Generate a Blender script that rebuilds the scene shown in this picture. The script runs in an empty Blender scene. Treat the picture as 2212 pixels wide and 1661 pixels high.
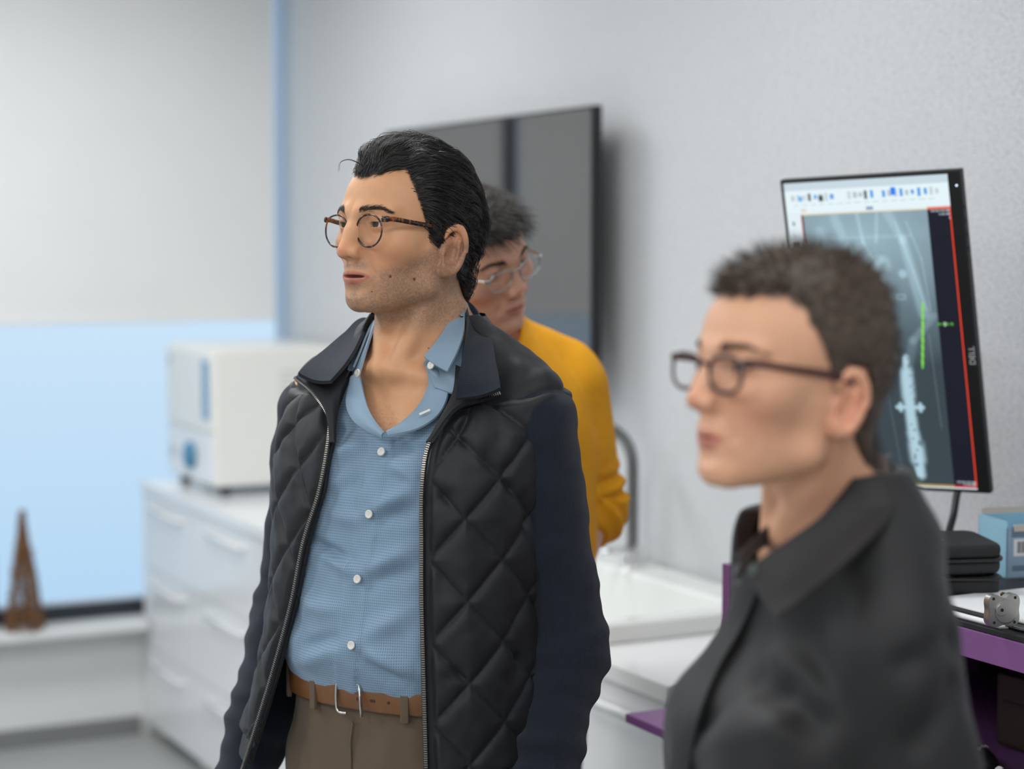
import bpy, bmesh, math, random
import numpy as np
from mathutils import Vector, Matrix

random.seed(7)
RNG = np.random.default_rng(11)
SCN = bpy.context.scene
COL = SCN.collection

# ------------------------------------------------------------------ camera
# world: X runs along the textured wall away from the window wall (X=0), Y=0 is the textured wall (room at Y<0), Z up
FPX, IW, IH = 4100.0, 2212.0, 1661.0
CAM = np.array([6.197, -2.344, 1.66])
YAW = math.radians(27.33)
PITCH = math.radians(4.303)
FW = np.array([-math.cos(YAW), math.sin(YAW), 0.0])
RT = np.array([FW[1], -FW[0], 0.0])
UP = np.array([0, 0, 1.0])
cam_d = bpy.data.cameras.new('camera')
cam_d.sensor_fit = 'HORIZONTAL'
cam_d.sensor_width = 43.8
cam_d.lens = FPX / IW * 43.8
cam_d.clip_start = 0.05
cam_d.dof.use_dof = True
cam_d.dof.focus_distance = 2.56
cam_d.dof.aperture_fstop = 2.9
cam = bpy.data.objects.new('camera', cam_d)
COL.objects.link(cam)
_f = FW * math.cos(PITCH) - UP * math.sin(PITCH)
_u = FW * math.sin(PITCH) + UP * math.cos(PITCH)
cam.matrix_world = Matrix(((RT[0], _u[0], -_f[0], CAM[0]), (RT[1], _u[1], -_f[1], CAM[1]),
                           (RT[2], _u[2], -_f[2], CAM[2]), (0, 0, 0, 1)))
SCN.camera = cam

# ------------------------------------------------------------------ sky outside the window, exposure
world = bpy.data.worlds.new('sky')
SCN.world = world
world.use_nodes = True
_bg = world.node_tree.nodes['Background']
_nt = world.node_tree
_tc = _nt.nodes.new('ShaderNodeTexCoord')
_sp = _nt.nodes.new('ShaderNodeSeparateXYZ')
_cr = _nt.nodes.new('ShaderNodeValToRGB')      # hazy daylight: deeper blue towards the ground, paler at the horizon and above
_mr = _nt.nodes.new('ShaderNodeMapRange')
_mr.inputs[1].default_value = -0.26
_mr.inputs[2].default_value = 0.06
_cr.color_ramp.elements[0].color = (0.40, 0.645, 0.90, 1)
_cr.color_ramp.elements[1].color = (0.70, 0.86, 1.0, 1)
_nt.links.new(_tc.outputs['Generated'], _sp.inputs[0])
_nt.links.new(_sp.outputs['Z'], _mr.inputs[0])
_nt.links.new(_mr.outputs[0], _cr.inputs[0])
_nt.links.new(_cr.outputs[0], _bg.inputs['Color'])
_bg.inputs['Strength'].default_value = 0.98
SCN.view_settings.view_transform = 'Standard'
SCN.view_settings.look = 'None'
SCN.view_settings.gamma = 1.0
SCN.view_settings.use_curve_mapping = False
SCN.view_settings.exposure = 0.0

# ------------------------------------------------------------------ room lights: (x, y, size x, size y, watts) recessed ceiling panels
CEIL = 2.75
PANELS = [(1.3, -1.3, 0.6, 1.2, 24.0), (3.2, -1.3, 0.6, 1.2, 18.0), (5.1, -1.3, 0.6, 1.2, 6.0), (7.0, -1.3, 0.6, 1.2, 14.0),
          (1.3, -3.6, 0.6, 1.2, 25.0), (3.2, -3.6, 0.6, 1.2, 22.0), (5.1, -3.6, 0.6, 1.2, 25.0), (7.0, -3.6, 0.6, 1.2, 36.0)]
PANEL_COL = (0.975, 0.99, 1.0)


def ray(px, py):
    r, f, u = (px - IW / 2) / FPX, 1.0, -(py - IH / 2) / FPX
    c, s = math.cos(PITCH), math.sin(PITCH)
    return RT * r + FW * (f * c + u * s) + UP * (-f * s + u * c)


def at(px, py, d):
    return CAM + ray(px, py) * d


def on(px, py, ax, val):
    r = ray(px, py)
    return CAM + r * ((val - CAM[ax]) / r[ax])


def proj(P):
    v = np.asarray(P) - CAM
    x, y, z = v @ RT, v @ FW, v[..., 2]
    c, s = math.cos(PITCH), math.sin(PITCH)
    f = y * c - z * s
    return IW / 2 + FPX * x / f, IH / 2 - FPX * (y * s + z * c) / f, f
# ------------------------------------------------------------------ materials
MATS = {}


def mat(name, col=(0.8, 0.8, 0.8), rough=0.5, metal=0.0, noise=0.0, nscale=40.0, bump=0.0, bscale=200.0, vcol=None,
        sss=0.0, emit=None, estr=0.0, spec=0.5, sheen=0.0, coat=0.0, trans=0.0, stretch=(1, 1, 1), ior=1.45, sssr=(1, .35, .2)):
    m = bpy.data.materials.new(name)
    m.use_nodes = True
    nt = m.node_tree
    b = nt.nodes['Principled BSDF']
    I = b.inputs
    I['Base Color'].default_value = (*col, 1)
    I['Roughness'].default_value = rough
    I['Metallic'].default_value = metal
    I['IOR'].default_value = ior
    I['Specular IOR Level'].default_value = spec
    I['Sheen Weight'].default_value = sheen
    I['Coat Weight'].default_value = coat
    I['Transmission Weight'].default_value = trans
    if sss:
        I['Subsurface Weight'].default_value = sss
        I['Subsurface Radius'].default_value = sssr
        I['Subsurface Scale'].default_value = 0.006
    if emit:
        I['Emission Color'].default_value = (*emit, 1)
        I['Emission Strength'].default_value = estr
    tc = mp = None
    if noise or bump:
        tc = nt.nodes.new('ShaderNodeTexCoord')
        mp = nt.nodes.new('ShaderNodeMapping')
        mp.inputs['Scale'].default_value = stretch
        nt.links.new(tc.outputs['Object'], mp.inputs['Vector'])
    src = None
    if vcol:
        a = nt.nodes.new('ShaderNodeAttribute')
        a.attribute_name = vcol
        src = a.outputs['Color']
    if noise:
        n = nt.nodes.new('ShaderNodeTexNoise')
        n.inputs['Scale'].default_value = nscale
        n.inputs['Detail'].default_value = 5
        nt.links.new(mp.outputs[0], n.inputs['Vector'])
        mx = nt.nodes.new('ShaderNodeMix')
        mx.data_type = 'RGBA'
        mx.blend_type = 'MULTIPLY'
        mx.inputs[0].default_value = 1.0
        rp = nt.nodes.new('ShaderNodeMapRange')
        rp.inputs[3].default_value = 1 - noise
        rp.inputs[4].default_value = 1 + noise
        nt.links.new(n.outputs[0], rp.inputs[0])
        if src is not None:
            nt.links.new(src, mx.inputs[6])
        else:
            mx.inputs[6].default_value = (*col, 1)
        nt.links.new(rp.outputs[0], mx.inputs[7])
        src = mx.outputs[2]
    if src is not None:
        nt.links.new(src, I['Base Color'])
    if bump:
        n2 = nt.nodes.new('ShaderNodeTexNoise')
        n2.inputs['Scale'].default_value = bscale
        n2.inputs['Detail'].default_value = 3
        nt.links.new(mp.outputs[0], n2.inputs['Vector'])
        bp = nt.nodes.new('ShaderNodeBump')
        bp.inputs['Strength'].default_value = bump
        bp.inputs['Distance'].default_value = 0.002
        nt.links.new(n2.outputs[0], bp.inputs['Height'])
        nt.links.new(bp.outputs[0], I['Normal'])
    MATS[name] = m
    return m


def wave_fabric(name, col, col2, scale, axis='Z', rough=0.85, bump=0.4, sheen=0.2, mixf=1.0, dots=False, coord='UV'):
    """woven or ribbed cloth: fine bands along one axis, as relief and as yarn colour"""
    m = mat(name, col, rough, sheen=sheen)
    nt = m.node_tree
    b = nt.nodes['Principled BSDF']
    tc = nt.nodes.new('ShaderNodeTexCoord')
    w = nt.nodes.new('ShaderNodeTexWave')
    w.wave_type = 'BANDS'
    w.bands_direction = axis
    w.inputs['Scale'].default_value = scale
    w.inputs['Distortion'].default_value = 0.4
    w.inputs['Detail'].default_value = 1.0
    nt.links.new(tc.outputs[coord], w.inputs['Vector'])
    fac = w.outputs['Fac']
    if dots:
        w2 = nt.nodes.new('ShaderNodeTexWave')
        w2.bands_direction = 'Y' if axis == 'X' else 'X'
        w2.inputs['Scale'].default_value = scale * 0.8
        nt.links.new(tc.outputs[coord], w2.inputs['Vector'])
        mu = nt.nodes.new('ShaderNodeMath')
        mu.operation = 'MULTIPLY'
        nt.links.new(w.outputs['Fac'], mu.inputs[0])
        nt.links.new(w2.outputs['Fac'], mu.inputs[1])
        fac = mu.outputs[0]
    mx = nt.nodes.new('ShaderNodeMix')
    mx.data_type = 'RGBA'
    mx.inputs[6].default_value = (*col, 1)
    mx.inputs[7].default_value = (*col2, 1)
    nt.links.new(fac, mx.inputs[0])
    nt.links.new(mx.outputs[2], b.inputs['Base Color'])
    if bump:
        bp = nt.nodes.new('ShaderNodeBump')
        bp.inputs['Strength'].default_value = bump
        bp.inputs['Distance'].default_value = 0.001
        nt.links.new(fac, bp.inputs['Height'])
        nt.links.new(bp.outputs[0], b.inputs['Normal'])
    return m


# ------------------------------------------------------------------ objects
def tag(o, label=None, cat=None, group=None, kind=None):
    if label:
        o['label'] = label
    if cat:
        o['category'] = cat
    if group:
        o['group'] = group
    if kind:
        o['kind'] = kind
    return o


def empty(name, loc, label=None, cat=None, rz=0.0, group=None, rot=None):
    o = bpy.data.objects.new(name, None)
    COL.objects.link(o)
    o.location = [float(c) for c in loc]
    o.rotation_euler = rot if rot is not None else (0, 0, rz)
    o.empty_display_size = 0.05
    return tag(o, label, cat, group)


def link(name, me, m, parent=None, smooth=None):
    o = bpy.data.objects.new(name, me)
    COL.objects.link(o)
    if m is not None:
        me.materials.append(m)
    if parent is not None:
        o.parent = parent
    if smooth is not None:
        for p in me.polygons:
            p.use_smooth = smooth
    return o


def obj(name, bm, m, parent=None, smooth=False):
    me = bpy.data.meshes.new(name)
    bmesh.ops.recalc_face_normals(bm, faces=bm.faces)
    bm.to_mesh(me)
    bm.free()
    return link(name, me, m, parent, smooth)


def npmesh(name, V, Fq, m, parent=None, smooth=True, uv=None, col=None):
    """mesh from numpy arrays: V (n,3), Fq (k,3|4) or list of such arrays"""
    Fl = Fq if isinstance(Fq, list) else [Fq]
    Fl = [np.asarray(f, dtype=np.int32) for f in Fl if len(f)]
    me = bpy.data.meshes.new(name)
    V = np.asarray(V, dtype=np.float32)
    me.vertices.add(len(V))
    me.vertices.foreach_set('co', V.ravel())
    lv = np.concatenate([f.ravel() for f in Fl])
    tot = np.concatenate([np.full(len(f), f.shape[1], np.int32) for f in Fl])
    st = np.concatenate([[0], np.cumsum(tot)[:-1]]).astype(np.int32)
    me.loops.add(len(lv))
    me.loops.foreach_set('vertex_index', lv)
    me.polygons.add(len(tot))
    me.polygons.foreach_set('loop_start', st)
    me.polygons.foreach_set('loop_total', tot)
    me.update(calc_edges=True)
    me.validate()
    me.polygons.foreach_set('use_smooth', np.full(len(me.polygons), bool(smooth)))
    if uv is not None:
        l = me.uv_layers.new(name='UVMap')
        vi = np.empty(len(me.loops), np.int32)
        me.loops.foreach_get('vertex_index', vi)
        l.data.foreach_set('uv', np.asarray(uv, np.float32)[vi].ravel())
    if col is not None:
        a = me.color_attributes.new('Col', 'FLOAT_COLOR', 'POINT')
        c4 = np.ones((len(V), 4), np.float32)
        c4[:, :3] = col
        a.data.foreach_set('color', c4.ravel())
    return link(name, me, m, parent)


def bbox(bm, lo, hi, bev=0.0, seg=2, M=None):
    r = bmesh.ops.create_cube(bm, size=1.0)
    vs = r['verts']
    lo, hi = Vector(lo), Vector(hi)
    for v in vs:
        v.co = Vector(((v.co.x + .5) * (hi.x - lo.x) + lo.x, (v.co.y + .5) * (hi.y - lo.y) + lo.y,
                       (v.co.z + .5) * (hi.z - lo.z) + lo.z))
    if bev:
        es = list({e for v in vs for e in v.link_edges})
        r2 = bmesh.ops.bevel(bm, geom=es, offset=bev, segments=seg, profile=0.6, affect='EDGES', clamp_overlap=True)
        vs = list({v for f in r2['faces'] for v in f.verts} | {v for v in vs if v.is_valid})
    if M is not None:
        bmesh.ops.transform(bm, matrix=M, verts=vs)
    return vs


def box(name, lo, hi, m, parent=None, bev=0.0, seg=2, smooth=False, M=None):
    bm = bmesh.new()
    bbox(bm, lo, hi, bev, seg, M)
    return obj(name, bm, m, parent, smooth)


def tube(bm, pts, rad, n=10, close=True, flat=None):
    """swept tube; rad scalar or list; flat = (sx, sy) scaling of the section"""
    pts = [Vector(p) for p in pts]
    k = len(pts)
    rad = rad if hasattr(rad, '__len__') else [rad] * k
    prev = None
    rings = []
    for i, p in enumerate(pts):
        t = (pts[min(i + 1, k - 1)] - pts[max(i - 1, 0)]).normalized()
        if prev is None:
            a = Vector((0, 0, 1)) if abs(t.z) < .9 else Vector((1, 0, 0))
            x = t.cross(a).normalized()
        else:
            x = (prev - t * prev.dot(t)).normalized()
        prev = x
        y = t.cross(x)
        fs = flat or (1, 1)
        rings.append([bm.verts.new(p + (x * math.cos(2 * math.pi * j / n) * fs[0] + y * math.sin(2 * math.pi * j / n) * fs[1]) * rad[i])
                      for j in range(n)])
    for i in range(k - 1):
        for j in range(n):
            bm.faces.new((rings[i][j], rings[i][(j + 1) % n], rings[i + 1][(j + 1) % n], rings[i + 1][j]))
    if close:
        bm.faces.new(rings[0][::-1])
        bm.faces.new(rings[-1])


def lathe(bm, prof, n=24, M=None):
    rings = []
    new = []
    for r, z in prof:
        ring = [bm.verts.new((r * math.cos(2 * math.pi * j / n), r * math.sin(2 * math.pi * j / n), z)) for j in range(n)]
        rings.append(ring)
        new += ring
    for a, b in zip(rings, rings[1:]):
        for j in range(n):
            bm.faces.new((a[j], a[(j + 1) % n], b[(j + 1) % n], b[j]))
    bm.faces.new(rings[0][::-1])
    bm.faces.new(rings[-1])
    if M is not None:
        bmesh.ops.transform(bm, matrix=M, verts=new)


def spline(pts, n):
    """Catmull-Rom through pts -> (n, dim)"""
    P = np.asarray(pts, float)
    d = np.concatenate([[0], np.cumsum(np.linalg.norm(np.diff(P, axis=0), axis=1) ** 0.5)])
    t = np.linspace(0, d[-1], n)
    k = len(P)
    m = np.zeros_like(P)
    m[1:-1] = (P[2:] - P[:-2]) / (d[2:] - d[:-2])[:, None]
    m[0] = (P[1] - P[0]) / (d[1] - d[0])
    m[-1] = (P[-1] - P[-2]) / (d[-1] - d[-2])
    i = np.clip(np.searchsorted(d, t, side='right') - 1, 0, k - 2)
    h = (d[i + 1] - d[i])
    s = ((t - d[i]) / h)[:, None]
    h = h[:, None]
    return ((2 * s**3 - 3 * s**2 + 1) * P[i] + (s**3 - 2 * s**2 + s) * h * m[i] + (-2 * s**3 + 3 * s**2) * P[i + 1] + (s**3 - s**2) * h * m[i + 1])


def interp(z, tab, col):
    """smooth table lookup, tab rows sorted by first column"""
    T = np.asarray(tab, float)
    zz = np.linspace(T[0, 0], T[-1, 0], 160)
    x, y = T[:, 0], T[:, col]
    m = np.gradient(y, x)
    i = np.clip(np.searchsorted(x, zz, side='right') - 1, 0, len(x) - 2)
    h = x[i + 1] - x[i]
    s = (zz - x[i]) / h
    v = (2 * s**3 - 3 * s**2 + 1) * y[i] + (s**3 - 2 * s**2 + s) * h * m[i] + (-2 * s**3 + 3 * s**2) * y[i + 1] + (s**3 - s**2) * h * m[i + 1]
    return np.interp(z, zz, v)


def text_mesh(name, s, size, m, parent, M, ext=0.0003, bold=False):
    cu = bpy.data.curves.new(name, 'FONT')
    cu.body = s
    cu.size = size
    cu.extrude = ext
    cu.align_x = 'CENTER'
    cu.align_y = 'CENTER'
    o = bpy.data.objects.new(name, cu)
    COL.objects.link(o)
    dg = bpy.context.evaluated_depsgraph_get()
    me = bpy.data.meshes.new_from_object(o.evaluated_get(dg))
    bpy.data.objects.remove(o)
    bpy.data.curves.remove(cu)
    me.transform(M)
    return link(name, me, m, parent)


# ------------------------------------------------------------------ signed distance sculpting
def smin(a, b, k):
    h = np.clip(.5 + .5 * (b - a) / k, 0, 1)
    return b + (a - b) * h - k * h * (1 - h)


def smax(a, b, k):
    return -smin(-a, -b, k)


def ell(P, c, r, R=None):
    q = P - np.asarray(c, np.float32)
    if R is not None:
        q = q @ np.asarray(R, np.float32)
    r = np.asarray(r, np.float32)
    a = np.sqrt(((q / r) ** 2).sum(1)) + 1e-9
    b = np.sqrt(((q / (r * r)) ** 2).sum(1)) + 1e-9
    return a * (a - 1) / b


def cap(P, a, b, ra, rb=None):
    rb = ra if rb is None else rb
    a = np.asarray(a, np.float32)
    b = np.asarray(b, np.float32)
    d = b - a
    t = np.clip(((P - a) @ d) / max(float(d @ d), 1e-12), 0, 1)
    return np.sqrt(((P - a - t[:, None] * d) ** 2).sum(1)) - (ra + (rb - ra) * t)


def chain(P, pts, rads, k=0.01):
    d = None
    for i in range(len(pts) - 1):
        e = cap(P, pts[i], pts[i + 1], rads[i], rads[i + 1])
        d = e if d is None else smin(d, e, k)
    return d


def rotm(yaw=0, pitch=0, roll=0):
    """head style rotation, degrees: yaw about z, pitch about x (positive looks up), roll about y"""
    return np.array((Matrix.Rotation(math.radians(yaw), 3, 'Z') @ Matrix.Rotation(math.radians(pitch), 3, 'X') @ Matrix.Rotation(math.radians(roll), 3, 'Y')))


def axis_steps(segs):
    """segs: list of (start, end, step) joined -> coordinates"""
    out = [segs[0][0]]
    for a, b, h in segs:
        n = max(1, int(round((b - a) / h)))
        out += list(a + (b - a) * (np.arange(n) + 1) / n)
    return np.array(out, np.float32)


def surface(f, xs, ys, zs, B=8):
    """sparse surface nets of f(P)<0 on a rectilinear grid -> verts, quads (outward facing)"""
    nx, ny, nz = len(xs), len(ys), len(zs)
    # coarse pass: corners of blocks
    def idx(n):
        i = np.arange(0, n, B)
        return i if i[-1] == n - 1 else np.append(i, n - 1)
    bx, by, bz = idx(nx), idx(ny), idx(nz)
    cx, cy, cz = [(a[b[:-1]] + a[b[1:]]) / 2 for a, b in ((xs, bx), (ys, by), (zs, bz))]
    hx, hy, hz = [(a[b[1:]] - a[b[:-1]]) / 2 for a, b in ((xs, bx), (ys, by), (zs, bz))]
    G = np.stack(np.meshgrid(cx, cy, cz, indexing='ij'), -1).reshape(-1, 3).astype(np.float32)
    rad = np.sqrt(hx[:, None, None] ** 2 + hy[None, :, None] ** 2 + hz[None, None, :] ** 2).ravel()
    D = f(G)
    act = np.abs(D) < rad * 1.35 + 0.004
    vol = np.empty((nx, ny, nz), np.float32)
    sgn = np.where(D < 0, -1.0, 1.0).reshape(len(cx), len(cy), len(cz)).astype(np.float32)
    ax = np.minimum(np.arange(nx) // B, len(cx) - 1)
    ay = np.minimum(np.arange(ny) // B, len(cy) - 1)
    az = np.minimum(np.arange(nz) // B, len(cz) - 1)
    vol[:] = sgn[np.ix_(ax, ay, az)]
    need = np.zeros((nx, ny, nz), bool)
    A = act.reshape(len(cx), len(cy), len(cz))
    for i, j, k in np.argwhere(A):
        need[bx[i]:bx[i + 1] + 1, by[j]:by[j + 1] + 1, bz[k]:bz[k + 1] + 1] = True
    I = np.argwhere(need)
    P = np.stack([xs[I[:, 0]], ys[I[:, 1]], zs[I[:, 2]]], 1).astype(np.float32)
    val = np.concatenate([f(P[s:s + 400000]) for s in range(0, len(P), 400000)])
    vol[I[:, 0], I[:, 1], I[:, 2]] = val
    # cells with a sign change
    S = vol < 0
    c = np.zeros((nx - 1, ny - 1, nz - 1), np.int8)
    for dx in (0, 1):
        for dy in (0, 1):
            for dz in (0, 1):
                c += S[dx:nx - 1 + dx, dy:ny - 1 + dy, dz:nz - 1 + dz]
    cells = np.argwhere((c > 0) & (c < 8))
    vid = np.full(c.shape, -1, np.int32)
    vid[cells[:, 0], cells[:, 1], cells[:, 2]] = np.arange(len(cells))
    acc = np.zeros((len(cells), 3))
    cnt = np.zeros(len(cells))
    X = (xs, ys, zs)
    corners = [(a, b, d) for a in (0, 1) for b in (0, 1) for d in (0, 1)]
    for p in corners:
        for ax_ in range(3):
            if p[ax_]:
                continue
            q = list(p)
            q[ax_] = 1
            ip = cells + p
            iq = cells + q
            vp = vol[ip[:, 0], ip[:, 1], ip[:, 2]]
            vq = vol[iq[:, 0], iq[:, 1], iq[:, 2]]
            m = (vp < 0) != (vq < 0)
            t = np.zeros(len(cells))
            t[m] = vp[m] / (vp[m] - vq[m])
            pt = np.stack([X[a][ip[:, a]] + (t * (X[a][iq[:, a]] - X[a][ip[:, a]])) for a in range(3)], 1)
            acc[m] += pt[m]
            cnt[m] += 1
    V = acc / cnt[:, None]
    quads = []
    for ax_ in range(3):
        sl0 = [slice(None)] * 3
        sl1 = [slice(None)] * 3
        sl0[ax_] = slice(0, -1)
        sl1[ax_] = slice(1, None)
        e = S[tuple(sl0)] != S[tuple(sl1)]
        E = np.argwhere(e)
        u, v = (ax_ + 1) % 3, (ax_ + 2) % 3
        ok = (E[:, u] > 0) & (E[:, v] > 0) & (E[:, u] < vol.shape[u] - 1) & (E[:, v] < vol.shape[v] - 1)
        E = E[ok]
        def cell(du, dv):
            Q = E.copy()
            Q[:, u] -= du
            Q[:, v] -= dv
            return vid[Q[:, 0], Q[:, 1], Q[:, 2]]
        q = np.stack([cell(1, 1), cell(0, 1), cell(0, 0), cell(1, 0)], 1)
        ins = S[E[:, 0], E[:, 1], E[:, 2]]
        q[~ins] = q[~ins][:, ::-1]
        quads.append(q)
    Q = np.concatenate(quads)
    Q = Q[(Q >= 0).all(1)]
    return V.astype(np.float32), Q.astype(np.int32)


def grad(f, P, h=0.0015):
    g = np.stack([f(P + np.eye(3, dtype=np.float32)[i] * h) - f(P - np.eye(3, dtype=np.float32)[i] * h) for i in range(3)], 1)
    return g / (np.linalg.norm(g, axis=1, keepdims=True) + 1e-9)


def vnormals(V, Q):
    n = np.cross(V[Q[:, 2]] - V[Q[:, 0]], V[Q[:, 3]] - V[Q[:, 1]])
    N = np.zeros_like(V)
    for i in range(4):
        np.add.at(N, Q[:, i], n)
    return N / (np.linalg.norm(N, axis=1, keepdims=True) + 1e-9)


def relax(V, Q, it=2, lam=0.5):
    """light smoothing along mesh edges"""
    a = np.concatenate([Q[:, 0], Q[:, 1], Q[:, 2], Q[:, 3]])
    b = np.concatenate([Q[:, 1], Q[:, 2], Q[:, 3], Q[:, 0]])
    deg = np.bincount(a, minlength=len(V)) + np.bincount(b, minlength=len(V))
    for k in range(it):
        S = np.zeros_like(V)
        for c in range(3):
            S[:, c] = np.bincount(a, V[b, c], len(V)) + np.bincount(b, V[a, c], len(V))
        V = V + lam * (S / np.maximum(deg, 1)[:, None] - V)
    return V


def vnoise(P, scale, seed=0):
    """smooth value noise in [-1, 1]"""
    q = P * scale + seed * 17.31
    i = np.floor(q).astype(np.int64)
    f = q - i
    f = f * f * (3 - 2 * f)
    out = 0
    for dx in (0, 1):
        for dy in (0, 1):
            for dz in (0, 1):
                h = (i[:, 0] + dx) * 73856093 ^ (i[:, 1] + dy) * 19349663 ^ (i[:, 2] + dz) * 83492791
                h = (h ^ (h >> 13)) * 1274126177
                r = ((h ^ (h >> 16)) & 0xffff) / 32767.5 - 1
                w = (f[:, 0] if dx else 1 - f[:, 0]) * (f[:, 1] if dy else 1 - f[:, 1]) * (f[:, 2] if dz else 1 - f[:, 2])
                out = out + r * w
    return out


def strands_mesh(name, paths, r0, m, parent, taper=0.25, sides=3, kind='stuff'):
    """paths (n, k, 3) -> thin tapered tubes in one mesh"""
    n, k, _ = paths.shape
    T = np.gradient(paths, axis=1)
    T /= np.linalg.norm(T, axis=2, keepdims=True) + 1e-9
    A = np.array([0.3, 0.5, 0.81])
    X = np.cross(T, A)
    X /= np.linalg.norm(X, axis=2, keepdims=True) + 1e-9
    Y = np.cross(T, X)
    prof = np.linspace(1, taper, k)
    prof[0] *= .8
    R = (r0 if np.ndim(r0) else np.full(n, r0))[:, None] * prof[None]
    V = np.stack([paths + (X * math.cos(2 * math.pi * j / sides) + Y * math.sin(2 * math.pi * j / sides)) * R[..., None] for j in range(sides)], 2)
    V = V.reshape(-1, 3)
    base = (np.arange(n)[:, None] * k + np.arange(k - 1)[None]) * sides
    F = []
    for j in range(sides):
        j2 = (j + 1) % sides
        F.append(np.stack([base + j, base + j2, base + sides + j2, base + sides + j], -1).reshape(-1, 4))
    o = npmesh(name, V, np.concatenate(F), m, parent, smooth=True)
    if kind:
        o['kind'] = kind
    return o
# ------------------------------------------------------------------ room shell
RX, RY = 8.6, -5.4          # far ends of the room
mat('wall_white', (.70, .71, .71), .7, noise=.03, nscale=3)
mat('floor_vinyl', (.34, .35, .345), .38, noise=.10, nscale=2.5)
mat('ceiling_white', (.82, .82, .81), .8)
mat('baseboard_grey', (.20, .205, .205), .5)
mat('sill_white', (.74, .75, .75), .3)
mat('frame_black', (.02, .026, .036), .45)
mat('frame_blue_white', (.62, .70, .80), .35)
mat('window_glass', (1, 1, 1), .0, trans=1, ior=1.01)
mat('blind_fabric', (.745, .75, .745), .85, noise=.02, nscale=4)
mat('white_laminate', (.77, .78, .79), .16, spec=.5)
mat('white_plastic', (.78, .77, .73), .3)
mat('brushed_steel', (.50, .50, .49), .26, 1.0)
mat('chrome', (.80, .80, .80), .08, 1.0)
mat('black_plastic', (.012, .012, .013), .35)
mat('tv_glass', (.018, .018, .019), .045, spec=.5, ior=2.2)


def wallpaper():
    """light grey wallpaper with a fine embossed, slightly shiny fibre texture"""
    m = mat('wallpaper', (.50, .51, .535), .42, spec=.5)
    nt = m.node_tree
    b = nt.nodes['Principled BSDF']
    tc = nt.nodes.new('ShaderNodeTexCoord')
    mp = nt.nodes.new('ShaderNodeMapping')
    mp.inputs['Rotation'].default_value = (0, .5, 0)
    mp.inputs['Scale'].default_value = (1, 1, 2.4)
    n1 = nt.nodes.new('ShaderNodeTexNoise')
    n1.inputs['Scale'].default_value = 95
    n1.inputs['Detail'].default_value = 4
    n1.inputs['Roughness'].default_value = .6
    n2 = nt.nodes.new('ShaderNodeTexNoise')
    n2.inputs['Scale'].default_value = 260
    n2.inputs['Detail'].default_value = 2
    nt.links.new(tc.outputs['Object'], mp.inputs[0])
    nt.links.new(mp.outputs[0], n1.inputs['Vector'])
    nt.links.new(mp.outputs[0], n2.inputs['Vector'])
    ad = nt.nodes.new('ShaderNodeMath')
    ad.operation = 'ADD'
    nt.links.new(n1.outputs[0], ad.inputs[0])
    nt.links.new(n2.outputs[0], ad.inputs[1])
    cr = nt.nodes.new('ShaderNodeValToRGB')
    cr.color_ramp.elements[0].position = .80
    cr.color_ramp.elements[0].color = (.46, .475, .49, 1)
    cr.color_ramp.elements[1].position = 1.20
    cr.color_ramp.elements[1].color = (.74, .755, .77, 1)
    nt.links.new(ad.outputs[0], cr.inputs[0])
    nt.links.new(cr.outputs[0], b.inputs['Base Color'])
    bp = nt.nodes.new('ShaderNodeBump')
    bp.inputs['Strength'].default_value = 1.0
    bp.inputs['Distance'].default_value = .003
    nt.links.new(ad.outputs[0], bp.inputs['Height'])
    nt.links.new(bp.outputs[0], b.inputs['Normal'])


wallpaper()


def struct(name, lo, hi, m, parent=None, bev=0.0):
    o = box(name, lo, hi, MATS[m], parent, bev)
    if parent is None:
        o['kind'] = 'structure'
    return o


struct('floor', (-.2, RY - .1, -.10), (RX + .1, .1, 0), 'floor_vinyl')
struct('ceiling', (-.2, RY - .1, CEIL), (RX + .1, .1, CEIL + .1), 'ceiling_white')
struct('wall_right', (-.03, 0, 0), (RX, .12, CEIL), 'wallpaper')
struct('wall_left', (-.2, RY - .12, 0), (RX, RY, CEIL), 'wall_white')
struct('wall_rear', (RX, RY, 0), (RX + .12, 0, CEIL), 'wall_white')
# window wall: low parapet, header, glazing between
SILL = .40
struct('wall_window', (-.18, RY, 0), (0.0, 0, SILL - .03), 'wall_white')
struct('trim_1', (-.18, RY, CEIL - .10), (-.02, 0, CEIL), 'wall_white')
sill = struct('trim_2', (-.18, RY, SILL - .03), (.10, -.552, SILL), 'sill_white', bev=.006)
struct('trim_3', (-.18, -.552, SILL - .03), (.0, 0, SILL), 'sill_white')
struct('baseboard_window', (0, RY, 0), (.014, -.56, .062), 'baseboard_grey')
struct('baseboard_right', (3.6, -.014, 0), (RX, 0, .09), 'baseboard_grey')
struct('baseboard_left', (0, RY, 0), (RX, RY + .014, .09), 'baseboard_grey')
struct('baseboard_rear', (RX - .014, RY, 0), (RX, 0, .09), 'baseboard_grey')
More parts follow.
